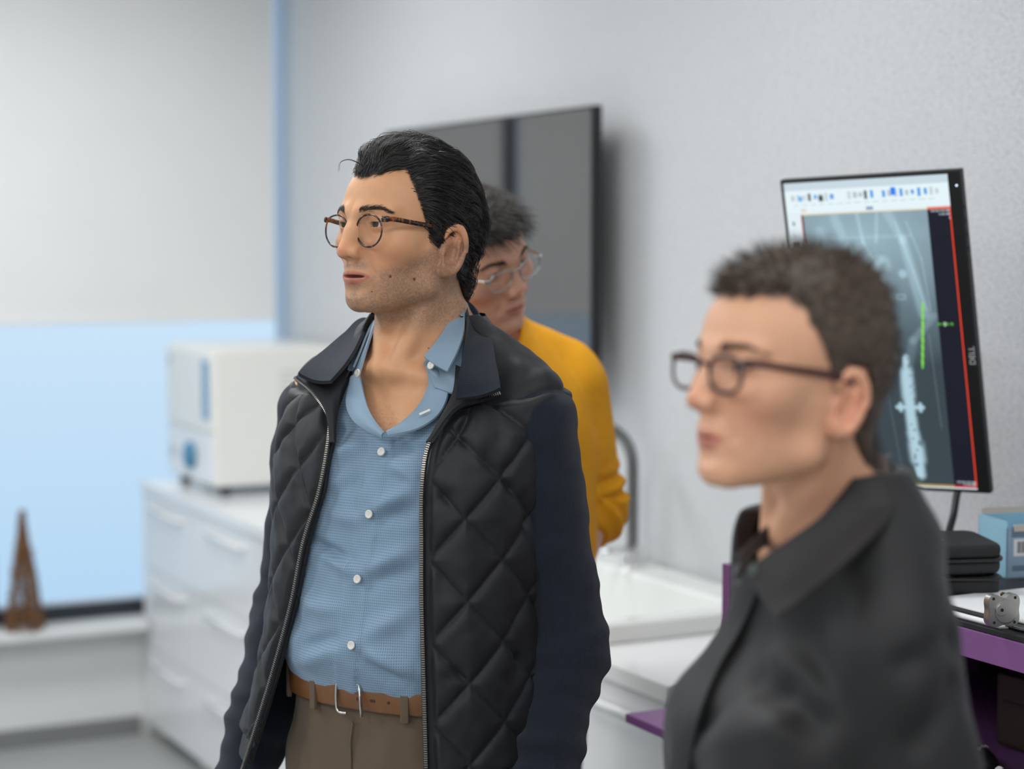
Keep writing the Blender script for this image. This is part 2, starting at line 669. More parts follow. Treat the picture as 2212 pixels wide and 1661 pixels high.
# windows: panes between dark posts
POSTS = [-.045, -1.068, -2.128, -3.188, -4.248, RY + .05]
for k in range(5):
    w = empty('window_%d' % (k + 1), (0, 0, 0))
    w['kind'] = 'structure'
    y1, y0 = POSTS[k] - .0, POSTS[k + 1]
    hb = .040
    a, b_ = y0 + (hb if k < 4 else 0), y1 - (hb if k else -.043)
    box('bottom_rail', (-.09, a, SILL), (-.035, b_, SILL + .052), MATS['frame_black'], w, .003)
    box('top_rail', (-.09, a, CEIL - .15), (-.035, b_, CEIL - .10), MATS['frame_black'], w, .003)
    box('pane', (-.066, a, SILL + .045), (-.060, b_, CEIL - .14), MATS['window_glass'], w)
    box('glazing_bead', (-.058, a, SILL + .052), (-.048, b_, SILL + .066), MATS['frame_blue_white'], w, .002)
    if k:
        box('post', (-.10, y1 - hb, SILL), (-.015, y1 + hb, CEIL - .10), MATS['frame_black'], w, .003)
    else:
        box('jamb', (-.08, -.034, SILL), (-.03, -.024, CEIL - .10), MATS['frame_blue_white'], w, .003)
        box('jamb', (-.10, -.004, SILL), (-.03, .0, CEIL - .10), MATS['frame_blue_white'], w, .001)
# roller blinds
BL = 1.392
for k in range(5):
    y1 = -.072 if k == 0 else POSTS[k] - .042
    y0 = POSTS[k + 1] + .042
    nm = ['rightmost roller blind, pale grey, half lowered over the window beside the textured wall', 'pale grey roller blind, second from the textured wall', 'pale grey roller blind, third from the textured wall',
          'pale grey roller blind, fourth from the textured wall', 'pale grey roller blind, farthest from the textured wall'][k]
    r = empty('roller_blind', (.02, (y0 + y1) / 2, CEIL - .1), nm, 'blind', group='roller blinds along the window wall')
    cy = (y0 + y1) / 2
    h = (y1 - y0) / 2
    bm = bmesh.new()
    ny = 2
    bbox(bm, (-.0006, -h, BL - CEIL + .1 + .02), (.0006, h, 0))
    obj('fabric', bm, MATS['blind_fabric'], r)
    bm = bmesh.new()
    bbox(bm, (-.006, -h, BL - CEIL + .1), (.006, h, BL - CEIL + .1 + .022), .004)
    obj('bottom_bar', bm, MATS['blind_fabric'], r)
    bm = bmesh.new()
    tube(bm, [(0, -h, .03), (0, h, .03)], .028, 16)
    obj('roller', bm, MATS['blind_fabric'], r, True)
# ceiling lights
mat('panel_frame', (.8, .8, .8), .4)
mat('panel_diffuser', (.9, .9, .9), .5, emit=PANEL_COL, estr=2.0)
for k, (x, y, sx, sy, e) in enumerate(PANELS):
    lb = 'flat LED ceiling panel, %s from the window wall, row %s the textured wall' % (('first', 'second', 'third', 'fourth')[int(round((x - 1.3) / 1.9))], 'nearest' if y > -2 else 'away from')
    c = empty('ceiling_light', (x, y, CEIL), lb, 'ceiling light', group='ceiling light panels')
    bm = bmesh.new()
    for lo, hi in (((-sx / 2, -sy / 2, -.012), (-sx / 2 + .02, sy / 2, 0)), ((sx / 2 - .02, -sy / 2, -.012), (sx / 2, sy / 2, 0)),
                   ((-sx / 2, -sy / 2, -.012), (sx / 2, -sy / 2 + .02, 0)), ((-sx / 2, sy / 2 - .02, -.012), (sx / 2, sy / 2, 0))):
        bbox(bm, lo, hi)
    obj('frame', bm, MATS['panel_frame'], c)
    box('diffuser', (-sx / 2 + .02, -sy / 2 + .02, -.006), (sx / 2 - .02, sy / 2 - .02, -.001), MATS['panel_diffuser'], c)
    l = bpy.data.lights.new('panel_light', 'AREA')
    l.shape = 'RECTANGLE'
    l.size, l.size_y = sx - .05, sy - .05
    l.energy = e
    l.color = PANEL_COL
    lo_ = bpy.data.objects.new('panel_light', l)
    COL.objects.link(lo_)
    lo_.parent = c
    lo_.location = (0, 0, -.014)
# ------------------------------------------------------------------ furniture and equipment
mat('dull_steel', (.20, .205, .20), .32, 1.0)
mat('purple_board', (.215, .088, .25), .38, noise=.04, nscale=20)
mat('black_mat', (.014, .014, .016), .55)
mat('blue_label', (.10, .32, .55), .5)
mat('dial_blue', (.06, .22, .36), .4)
mat('seam_grey', (.45, .46, .46), .5)
mat('ceramic', (.78, .80, .78), .12)
mat('basin_inner', (.80, .82, .78), .2)
mat('twig', (.15, .070, .030), .8, noise=.4, nscale=90)
mat('twig_light', (.24, .125, .060), .8, noise=.4, nscale=90)
mat('case_black', (.012, .012, .013), .6, bump=.3, bscale=900)
mat('paper_white', (.82, .83, .84), .6)
mat('carton_blue', (.30, .55, .70), .5, noise=.05, nscale=12)
mat('carton_grey', (.30, .42, .56), .5)
mat('carton_inside', (.60, .54, .48), .7)
mat('ink', (.03, .035, .045), .6)
mat('brass', (.65, .42, .12), .25, 1.0)
mat('machined_steel', (.44, .43, .41), .33, 1.0, noise=.1, nscale=60)
mat('dark_hole', (.01, .01, .01), .6)
mat('logo_grey', (.55, .55, .55), .3)
mat('device_brown', (.035, .026, .018), .5)


def rel(root):
    return root.matrix_basis.inverted()


def pbox(name, lo, hi, m, root, parent=None, bev=0.0, seg=2, smooth=False):
    """box given in room coordinates, attached to a thing"""
    bm = bmesh.new()
    bbox(bm, lo, hi, bev, seg)
    bmesh.ops.transform(bm, matrix=rel(root), verts=bm.verts)
    return obj(name, bm, MATS[m], parent or root, smooth)


def pbm(name, bm, m, root, parent=None, smooth=True):
    bmesh.ops.transform(bm, matrix=rel(root), verts=bm.verts)
    return obj(name, bm, MATS[m], parent or root, smooth)


# base cabinets along the textured wall
CF, CT = -.545, .86
UNITS = [(.004, .55, 'drawer'), (.553, 1.18, 'drawer'), (1.183, 1.94, 'door'), (1.943, 2.98, 'sink'), (2.983, 3.32, 'drawer')]
ULAB = ['white three-drawer cabinet in the corner, under the sterilizer', 'white three-drawer cabinet, second from the window', 'white base cabinet left of the sink, third from the window',
        'white sink base cabinet beneath the basin', 'white three-drawer cabinet at the near end of the counter']


def handle(x0, x1, z, root, parent):
    bm = bmesh.new()
    y = CF + .018
    tube(bm, [(x0, y, z), (x0, y - .022, z), (x0 + .008, y - .032, z), (x1 - .008, y - .032, z), (x1, y - .022, z), (x1, y, z)], .010, 8, flat=(.45, 1.0))
    pbm('handle', bm, 'white_laminate', root, parent)


for (x0, x1, kind), lb in zip(UNITS, ULAB):
    c = empty('base_cabinet', ((x0 + x1) / 2, -.28, 0), lb, 'cabinet', group='white base cabinets')
    if kind == 'sink':
        pbox('side_panel', (x0, CF + .022, .045), (x0 + .018, -.004, .829), 'white_laminate', c)
        pbox('side_panel', (x1 - .018, CF + .022, .045), (x1, -.004, .829), 'white_laminate', c)
        pbox('bottom_panel', (x0 + .018, CF + .022, .045), (x1 - .018, -.004, .063), 'white_laminate', c)
    else:
        pbox('carcass', (x0, CF + .022, .045), (x1, -.004, .829), 'white_laminate', c)
    for fx in (x0 + .05, x1 - .05):
        for fy_ in (CF + .06, -.06):
            bm = bmesh.new()
            lathe(bm, [(.022, 0), (.022, .008), (.016, .010), (.016, .046)], 14, Matrix.Translation((fx, fy_, 0)))
            pbm('foot', bm, 'white_plastic', c)
    if kind == 'drawer':
        for z0, z1 in ((.047, .305), (.309, .572), (.576, .824)):
            d = pbox('drawer_front', (x0 + .002, CF + .004, z0), (x1 - .002, CF + .022, z1), 'white_laminate', c, bev=.0015)
            m_ = (x0 + x1) / 2
            hw = min(.165, (x1 - x0) / 2 - .05)
            handle(m_ - hw, m_ + hw, z1 - .045, c, d)
    else:
        m_ = (x0 + x1) / 2
        for a, b in ((x0 + .002, m_ - .002), (m_ + .002, x1 - .002)):
            d = pbox('door', (a, CF + .004, .047), (b, CF + .022, .824), 'white_laminate', c, bev=.0015)
            handle((a + b) / 2 - .12, (a + b) / 2 + .12, .78, c, d)
wt = empty('worktop', (1.66, -.27, .83), 'long glossy white worktop along the textured wall', 'worktop')
bm = bmesh.new()
SX0, SX1, SY0, SY1 = 2.03, 2.945, -.495, -.075
for lo, hi in (((.003, CF, .83), (SX0, -.002, CT)), ((SX1, CF, .83), (3.33, -.002, CT)), ((SX0, CF, .83), (SX1, SY0, CT)), ((SX0, SY1, .83), (SX1, -.002, CT))):
    bbox(bm, lo, hi)
pbm('slab', bm, 'white_laminate', wt, smooth=False)
bm = bmesh.new()
bbox(bm, (.003, CF - .003, .828), (3.333, CF, CT + .001), .0012)
bbox(bm, (3.33, CF - .003, .828), (3.333, -.002, CT + .001), .001)
pbm('edge_strip', bm, 'white_laminate', wt, smooth=False)

# sink: raised ceramic basin
sk = empty('sink', (2.49, -.27, CT), 'white raised rectangular ceramic sink let into the worktop', 'sink')
bm = bmesh.new()
X0, X1, Y0, Y1, ZT = 2.0, 2.975, -.525, -.012, .902
ix0, ix1, iy0, iy1, zb = 2.06, 2.915, -.470, -.120, .74
rings = []
for (a, b, c_, d_, z) in ((X0, X1, Y0, Y1, CT + .002), (X0, X1, Y0, Y1, ZT - .006), (X0 + .006, X1 - .006, Y0 + .006, Y1 - .006, ZT), (ix0 - .008, ix1 + .008, iy0 - .008, iy1 + .008, ZT), (ix0, ix1, iy0, iy1, ZT - .008),
                          (ix0 + .02, ix1 - .02, iy0 + .02, iy1 - .02, zb + .02), (ix0 + .05, ix1 - .05, iy0 + .05, iy1 - .05, zb)):
    rad = .03
    ring = []
    for cx, cy, a0 in ((b - rad, d_ - rad, 0), (a + rad, d_ - rad, 90), (a + rad, c_ + rad, 180), (b - rad, c_ + rad, 270)):
        for k in range(6):
            t = math.radians(a0 + 90 * k / 5)
            ring.append(bm.verts.new((cx + rad * math.cos(t), cy + rad * math.sin(t), z)))
    rings.append(ring)
for a, b in zip(rings, rings[1:]):
    n = len(a)
    for j in range(n):
        bm.faces.new((a[j], a[(j + 1) % n], b[(j + 1) % n], b[j]))
bm.faces.new(rings[-1])
pbm('basin', bm, 'ceramic', sk, smooth=False)
bm = bmesh.new()
lathe(bm, [(.040, 0), (.040, .003), (.030, .004), (1e-3, .002)], 20, Matrix.Translation((2.48, -.30, zb)))
pbm('drain', bm, 'chrome', sk)

# gooseneck tap
fx, fy0 = 2.398, -.062
tp = empty('faucet', (fx, fy0, ZT), 'tall chrome gooseneck faucet at the back of the sink', 'faucet')
bm = bmesh.new()
lathe(bm, [(.030, 0), (.030, .006), (.024, .010), (.022, .040), (.016, .046)], 20, Matrix.Translation((fx, fy0, ZT)))
pbm('base', bm, 'chrome', tp)
bm = bmesh.new()
neck = [(fx, fy0, ZT + .04), (fx, fy0, ZT + .12), (fx, fy0, ZT + .23)] + [(fx + .02 * (1 - math.cos(t)), fy0 - .10 * (1 - math.cos(t)), ZT + .23 + .10 * math.sin(t)) for t in np.linspace(.3, math.pi, 10)] + [(fx + .04, fy0 - .20, ZT + .19)]
tube(bm, spline(neck, 50), .0135, 14)
pbm('neck', bm, 'dull_steel', tp)
bm = bmesh.new()
tube(bm, [(fx + .015, fy0 - .01, ZT + .034), (fx + .035, fy0 - .05, ZT + .040), (fx + .05, fy0 - .11, ZT + .044)], [.012, .010, .008], 10)
pbm('lever', bm, 'chrome', tp)

# sterilizer
st = empty('sterilizer', (.275, -.24, CT + .001), 'cream tabletop sterilizer with a blue label and a blue dial on the counter', 'sterilizer')
bm = bmesh.new()
bbox(bm, (.03, -.455, .890), (.520, -.03, 1.325), .012, 3)
pbm('housing', bm, 'white_plastic', st, smooth=False)
door = pbox('door', (.045, -.464, 1.062), (.508, -.452, 1.312), 'white_plastic', st, bev=.004)
pbox('control_panel', (.045, -.462, .902), (.508, -.452, 1.054), 'white_laminate', st, bev=.004)
pbox('label_strip', (.420, -.4655, 1.100), (.490, -.463, 1.285), 'blue_label', st, door, .0008)
for k in range(6):
    pbox('label_mark', (.435, -.4664, 1.118 + .027 * k), (.475, -.4654, 1.131 + .027 * k), 'seam_grey', st, door)
bm = bmesh.new()
lathe(bm, [(.045, 0), (.045, .012), (.036, .020), (1e-3, .020)], 28, Matrix.Translation((.30, -.462, .972)) @ Matrix.Rotation(math.pi / 2, 4, 'X'))
dl = pbm('dial', bm, 'dial_blue', st)
pbox('badge', (.065, -.4655, 1.255), (.095, -.463, 1.285), 'seam_grey', st, door, .001)
pbox('rocker_switch', (.08, -.466, .945), (.115, -.461, .985), 'seam_grey', st, None, .001)
for k in range(9):
    pbox('vent_slot', (.519, -.24, 1.085 + .020 * k), (.5206, -.10, 1.090 + .020 * k), 'seam_grey', st)
for a in (.07, .48):
    for b in (-.41, -.08):
        bm = bmesh.new()
        lathe(bm, [(.018, CT + .001), (.018, CT + .012), (.014, .892)], 14, Matrix.Translation((a, b, 0)))
        pbm('rubber_foot', bm, 'black_plastic', st)

# wall television
tv = empty('television', (1.62, -.02, 1.64), 'large flat black television hung on the textured wall', 'television')
TX0, TX1, TZ0, TZ1 = 1.066, 2.288, 1.300, 1.981
pbox('housing', (TX0, -.108, TZ0), (TX1, -.084, TZ1), 'black_plastic', tv, bev=.003)
pbox('screen', (TX0 + .008, -.1100, TZ0 + .012), (TX1 - .008, -.1075, TZ1 - .008), 'tv_glass', tv)
pbox('wall_bracket', (1.42, -.085, 1.50), (1.82, -.001, 1.78), 'black_plastic', tv)

# twig tree on the sill
tt = empty('twig_tree', (.045, -.952, SILL), 'small cone-shaped tree of bundled brown twigs on the window sill', 'decoration')
rng = np.random.default_rng(4)
for k in range(5):
    a = 2 * math.pi * k / 5 + .3
    bm = bmesh.new()
    p = [(math.cos(a) * r + rng.normal(0, .003), math.sin(a) * r * 1.0 + rng.normal(0, .003), z) for r, z in ((.056, 0), (.048, .08), (.032, .18), (.018, .27), (.008, .375))]
    tube(bm, spline(p, 12), list(np.linspace(.0075, .005, 12)), 6)
    obj('pole', bm, MATS['twig'], tt, True)
bm = bmesh.new()
lathe(bm, [(.020, .215), (.018, .29), (.0135, .35), (.011, .392), (.002, .394)], 14)
obj('wrapped_top', bm, MATS['twig'], tt, True)
nt_ = 420
z0 = rng.random(nt_) ** 1.5 * .27
ang = rng.random(nt_) * 2 * math.pi
rad = .060 * (1 - z0 / .42) + rng.normal(0, .004, nt_)
p0 = np.stack([np.cos(ang) * rad, np.sin(ang) * rad, z0], 1)
an2 = ang + rng.normal(0, .9, nt_)
L = rng.uniform(.03, .085, nt_)
z1 = np.clip(z0 + L * rng.uniform(-.2, 1, nt_), .004, .37)
r1 = .062 * (1 - z1 / .42) + rng.normal(0, .005, nt_)
p2 = np.stack([np.cos(an2) * r1, np.sin(an2) * r1, z1], 1)
md = (p0 + p2) / 2 + rng.normal(0, .006, (nt_, 3))
pp = np.stack([p0, md, p2], 1)
pp[..., 2] = np.maximum(pp[..., 2], .003)
strands_mesh('twigs', pp, rng.uniform(.0012, .0026, nt_), MATS['twig_light'], tt, taper=.6, sides=4)

# ------------------------------------------------------------------ purple desk with riser
dk = empty('desk', (4.4, -.40, 0), 'purple workstation desk with a black-topped riser shelf', 'desk')
DX0, DX1 = 3.548, 5.25
pbox('desktop', (DX0, -.765, .870), (DX1, -.03, .885), 'purple_board', dk, bev=.002)
pbox('riser_side', (3.568, -.590, .886), (3.592, -.03, 1.124), 'purple_board', dk, bev=.001)
pbox('riser_side', (DX1 - .03, -.590, .886), (DX1 - .006, -.03, 1.124), 'purple_board', dk, bev=.001)
pbox('riser_shelf', (3.592, -.588, 1.084), (DX1 - .03, -.03, 1.124), 'purple_board', dk, bev=.0015)
pbox('riser_back', (3.592, -.05, .886), (DX1 - .03, -.035, 1.084), 'black_mat', dk)
pbox('top_mat', (3.60, -.586, 1.1245), (DX1 - .04, -.06, 1.132), 'black_mat', dk, bev=.001)
pbox('leg_panel', (3.64, -.72, .0), (3.67, -.06, .869), 'black_mat', dk)
pbox('leg_panel', (DX1 - .12, -.72, .0), (DX1 - .09, -.06, .869), 'black_mat', dk)
pbox('modesty_panel', (3.67, -.10, .30), (DX1 - .12, -.08, .869), 'black_mat', dk)
dv = empty('desktop_device', (4.30, -.27, .8865), 'dark brown box in the shadow under the riser shelf', 'device')
bm = bmesh.new()
bbox(bm, (3.98, -.36, .8875), (4.65, -.12, 1.00), .008)
pbm('housing', bm, 'device_brown', dv, smooth=False)
pbox('front_trim', (4.0, -.363, .955), (4.63, -.359, .960), 'black_plastic', dv)

# computer mice on the desktop
for k, (mx, my, rz, lb) in enumerate(((4.045, -.475, 1.9, 'black computer mouse farther in under the riser shelf'), (4.20, -.515, 1.7, 'black computer mouse nearer the camera, cut off by the picture corner'))):
    mo = empty('computer_mouse', (mx, my, .885), lb, 'mouse', rz=rz, group='mice on the purple desk')
    V, Q = surface(lambda P: smax(ell(P, (0, 0, .004), (.031, .056, .032)), -P[:, 2] + .001, .004), axis_steps([(-.04, .04, .003)]), axis_steps([(-.066, .066, .003)]), axis_steps([(-.006, .042, .003)]))
    npmesh('shell', V, Q, MATS['black_plastic'], mo)
    bm = bmesh.new()
    lathe(bm, [(.008, -.003), (.009, 0), (.008, .003)], 14, Matrix.Translation((0, .03, .026)) @ Matrix.Rotation(math.pi / 2, 4, 'Y'))
    obj('scroll_wheel', bm, MATS['logo_grey'], mo, True)
    text_mesh('logo', 'logitech', .0095, MATS['logo_grey'], mo, Matrix.Translation((0, -.028, .0312)) @ Matrix.Rotation(math.radians(24), 4, 'X') @ Matrix.Rotation(math.pi, 4, 'Z'), .0004)

# ------------------------------------------------------------------ on the riser shelf
RZ = 1.132
rtz = math.atan2(RT[1], RT[0])


def soft_case(name, lb, c, rz, L, D, H, lid, tilt=0.0):
    t = empty(name, c, lb, 'case', rot=(tilt, 0, rz), group='black zip cases on the riser shelf')
    r = .022

    def rr(P, z0, z1, g=0.0):
        q = np.abs(P[:, :2]) - np.array([L / 2 - r + g, D / 2 - r + g])
        d = np.sqrt((np.maximum(q, 0) ** 2).sum(1)) + np.minimum(q.max(1), 0) - r
        return smax(d, np.maximum(z0 - P[:, 2], P[:, 2] - z1), .010)
    ax = (axis_steps([(-L / 2 - .01, L / 2 + .01, .003)]), axis_steps([(-D / 2 - .01, D / 2 + .01, .003)]), axis_steps([(-.006, H + .008, .003)]))
    if lid:
        V, Q = surface(lambda P: rr(P, 0, H * .5), *ax)
        npmesh('lower_shell', V, Q, MATS['case_black'], t)
        V, Q = surface(lambda P: rr(P, H * .5, H), *ax)
        npmesh('upper_shell', V, Q, MATS['case_black'], t)
    else:
        V, Q = surface(lambda P: smax(rr(P, 0, H), -rr(P, .006, H + .02, -.006), .003), *ax)
        npmesh('lower_shell', V, Q, MATS['case_black'], t)
    bm = bmesh.new()
    zz = H * .5 if lid else H - .006
    pts = []
    for cx, cy, a0 in ((L / 2 - r, D / 2 - r, 0), (-L / 2 + r, D / 2 - r, 90), (-L / 2 + r, -D / 2 + r, 180), (L / 2 - r, -D / 2 + r, 270)):
        for k in range(6):
            a = math.radians(a0 + 18 * k)
            pts.append((cx + (r + .001) * math.cos(a), cy + (r + .001) * math.sin(a), zz))
    tube(bm, pts + pts[:2], .0032, 6, close=False)
    obj('zip_rim', bm, MATS['black_plastic'], t, True)
    return t


c1 = at(2032, 1292, 2.870)
lc = soft_case('zip_case', 'open black zip case lying under the closed case on the riser shelf', (c1[0], c1[1] + .0, RZ + .001), rtz + .05, .155, .115, .034, False)
box('inner_card', (-.06, -.030, .026), (.012, .030, .028), MATS['paper_white'], lc)
c2 = at(2022, 1232, 2.860)
uc = soft_case('zip_case', 'closed black zip case with a white label, tilted on top of the open one', (c2[0], c2[1], RZ + .0385), rtz + .18, .165, .120, .045, True, .05)
box('white_label', (-.085, -.02, .0445), (.0, .035, .0465), MATS['paper_white'], uc)
# the open lid between the two
V, Q = surface(lambda P: smax(np.maximum(np.maximum(np.abs(P[:, 0]) - .07, np.abs(P[:, 1]) - .05), np.maximum(-P[:, 2], P[:, 2] - .016)), np.maximum(np.abs(P[:, 0]) - .07, np.abs(P[:, 1]) - .05) + .0, .006), axis_steps([(-.08, .08, .004)]), axis_steps([(-.06, .06, .004)]), axis_steps([(-.006, .024, .004)]))
V[:, 2] = V[:, 2] * .4 + .030
ob = npmesh('inner_lid', V + np.array([-.012, .006, 0]), Q, MATS['case_black'], lc)

# light blue carton
cb = empty('carton', (3.905, -.211, RZ), 'light blue open carton with a barcode on the riser shelf', 'box', rz=math.radians(-13))
bw, bl, bh = .092, .16, .090
cbm = bmesh.new()
for lo, hi in (((-bw / 2, -bl / 2, 0), (bw / 2, -bl / 2 + .002, bh)), ((-bw / 2, bl / 2 - .002, 0), (bw / 2, bl / 2, bh)), ((-bw / 2, -bl / 2, 0), (-bw / 2 + .002, bl / 2, bh)), ((-bw / 2, -bl / 2, 0), (bw / 2, bl / 2, .002))):
    bbox(cbm, lo, hi)
obj('carton_walls', cbm, MATS['carton_blue'], cb)
box('end_panel', (bw / 2 - .002, -bl / 2, 0), (bw / 2, bl / 2, bh - .010), MATS['carton_grey'], cb)
box('open_flap', (-bw / 2 - .001, -bl / 2 + .004, bh), (-bw / 2 + .001, bl / 2 - .05, bh + .010), MATS['carton_inside'], cb, M=None)
box('torn_flap', (bw / 2 - .0035, -bl / 2 + .012, bh - .016), (bw / 2 + .001, -bl / 2 + .05, bh - .006), MATS['carton_inside'], cb)
box('barcode_label', (bw / 2, -bl / 2 + .012, .035), (bw / 2 + .0006, -bl / 2 + .060, .062), MATS['paper_white'], cb)
x = -bl / 2 + .018
for k in range(13):
    w_ = (.0012, .0020, .0008)[k % 3]
    box('barcode_bar', (bw / 2 + .0005, x, .040), (bw / 2 + .0009, x + w_, .058), MATS['ink'], cb)
    x += w_ + .0012
for k in range(6):
    box('text_line', (bw / 2, -bl / 2 + .008, .066 + .003 * k), (bw / 2 + .0005, -bl / 2 + .055 - .006 * (k % 3), .0672 + .003 * k), MATS['ink'], cb)
for k in range(3):
    box('text_line', (bw / 2, -bl / 2 + .010, .012 + .003 * k), (bw / 2 + .0005, -bl / 2 + .045, .0132 + .003 * k), MATS['ink'], cb)

# tray with white sheet, pen
c3 = on(2165, 1318, 2, RZ)
tr_ = empty('tray', (4.20, -.44, RZ), 'thin black tray with a silver rim on the riser shelf', 'tray')
pbox('plate', (4.03, -.565, RZ + .0005), (4.62, -.30, RZ + .006), 'black_plastic', tr_, bev=.002)
pbox('silver_rim', (4.03, -.5665, RZ + .0035), (4.62, -.5645, RZ + .0062), 'steel' if 'steel' in MATS else 'brushed_steel', tr_)
ps = empty('paper_sheet', (4.27, -.42, RZ + .0065), 'white sheet of paper on the black tray', 'paper')
bm = bmesh.new()
bbox(bm, (4.04, -.545, RZ + .0068), (4.50, -.31, RZ + .0082))
pbm('sheet', bm, 'paper_white', ps, smooth=False)
pn = empty('pen', (4.19, -.576, RZ + .0005), 'white pen lying at the front edge of the riser shelf', 'pen')
bm = bmesh.new()
tube(bm, [(4.13, -.577, RZ + .005), (4.20, -.577, RZ + .005), (4.232, -.577, RZ + .005)], .004, 10)
pbm('barrel', bm, 'paper_white', pn)
bm = bmesh.new()
tube(bm, [(4.232, -.577, RZ + .005), (4.245, -.577, RZ + .005)], [.004, .001], 10)
pbm('tip', bm, 'logo_grey', pn)

# machined steel fixture
fp = on(2163, 1352, 2, RZ + .0085)
fxr = empty('steel_fixture', fp, 'small machined steel clamp with brass rods standing on the white sheet', 'fixture', rz=rtz + .30)
N = 72
out = []
for k in range(N):
    a = 2 * math.pi * k / N
    r = .0255 + .0035 * math.cos(4 * (a - math.pi / 4)) - .0045 * math.exp(-((a - math.pi / 2) / .40) ** 2) + .0012 * math.cos(2 * a)
    out.append((r * math.cos(a), r * math.sin(a) * .98 + .0262))
bm = bmesh.new()
f0 = [bm.verts.new((u, -.0065, v)) for u, v in out]
f1 = [bm.verts.new((u, .0065, v)) for u, v in out]
bm.faces.new(f0)
bm.faces.new(f1[::-1])
for k in range(N):
    bm.faces.new((f0[k], f1[k], f1[(k + 1) % N], f0[(k + 1) % N]))
zm = min(v for u, v in out)
bmesh.ops.translate(bm, verts=bm.verts, vec=(0, 0, -zm))
bmesh.ops.bevel(bm, geom=[e for e in bm.edges if len(e.link_faces) == 2 and any(len(f.verts) > 8 for f in e.link_faces)], offset=.0008, segments=2, affect='EDGES')
pl = obj('plate', bm, MATS['machined_steel'], fxr)
zc = .0262 - zm
for nm, r, dx, dz, dep, m_ in [('raised_boss', .0165, .003, -.002, .0012, 'machined_steel'), ('pivot_disc', .0085, -.005, .001, .0024, 'machined_steel'), ('pivot_socket', .0024, -.005, .001, .0030, 'dark_hole')]:
    bm = bmesh.new()
    lathe(bm, [(r, -.001), (r, dep), (r * .92, dep + .0003), (1e-4, dep + .0003)], 28, Matrix.Translation((dx, -.0065, zc + dz)) @ Matrix.Rotation(math.pi / 2, 4, 'X'))
    obj(nm, bm, MATS[m_], fxr)
for dx, dz in ((-.0165, .0165), (.0165, .0165), (-.015, -.016), (.016, -.017)):
    bm = bmesh.new()
    lathe(bm, [(.0021, -.0005), (.0021, .0002), (.0014, .0003), (1e-4, .0001)], 14, Matrix.Translation((dx, -.0065, zc + dz)) @ Matrix.Rotation(math.pi / 2, 4, 'X'))
    obj('screw_hole', bm, MATS['dark_hole'], fxr)
for dx, dz, r, m_ in ((.018, .010, .0045, 'brass'), (.018, -.006, .0050, 'brass'), (.020, -.018, .0042, 'chrome'), (.022, .002, .0060, 'black_plastic')):
    bm = bmesh.new()
    tube(bm, [(dx, .006, zc + dz), (dx + .012, .045, zc + dz)], r, 14)
    obj('rod', bm, MATS[m_], fxr, True)

# ------------------------------------------------------------------ monitor in portrait on an arm
MW, MH = .296, .527
mr = Matrix.Rotation(.45924, 4, 'Z') @ Matrix.Rotation(.19224, 4, 'X') @ Matrix.Rotation(-.03593, 4, 'Y')
mon = empty('monitor', (3.667, -.344, 1.5055), 'computer monitor turned upright showing an X-ray image', 'monitor')
mon.rotation_mode = 'XYZ'
mon.rotation_euler = mr.to_euler('XYZ')
bm = bmesh.new()
bbox(bm, (-MW / 2 - .006, -.004, -MH / 2 - .006), (MW / 2 + .021, .012, MH / 2 + .006), .003)
obj('bezel', bm, MATS['black_plastic'], mon)
V, Q = surface(lambda P: smax(ell(P, (.008, .0, 0), (.172, .052, .300)), np.maximum(np.maximum(np.abs(P[:, 0] - .007) - .158, np.abs(P[:, 2]) - .262), .010 - P[:, 1]), .012), axis_steps([(-.17, .19, .006)]), axis_steps([(0, .07, .004)]), axis_steps([(-.29, .29, .006)]))
npmesh('back_shell', V, Q, MATS['black_plastic'], mon)


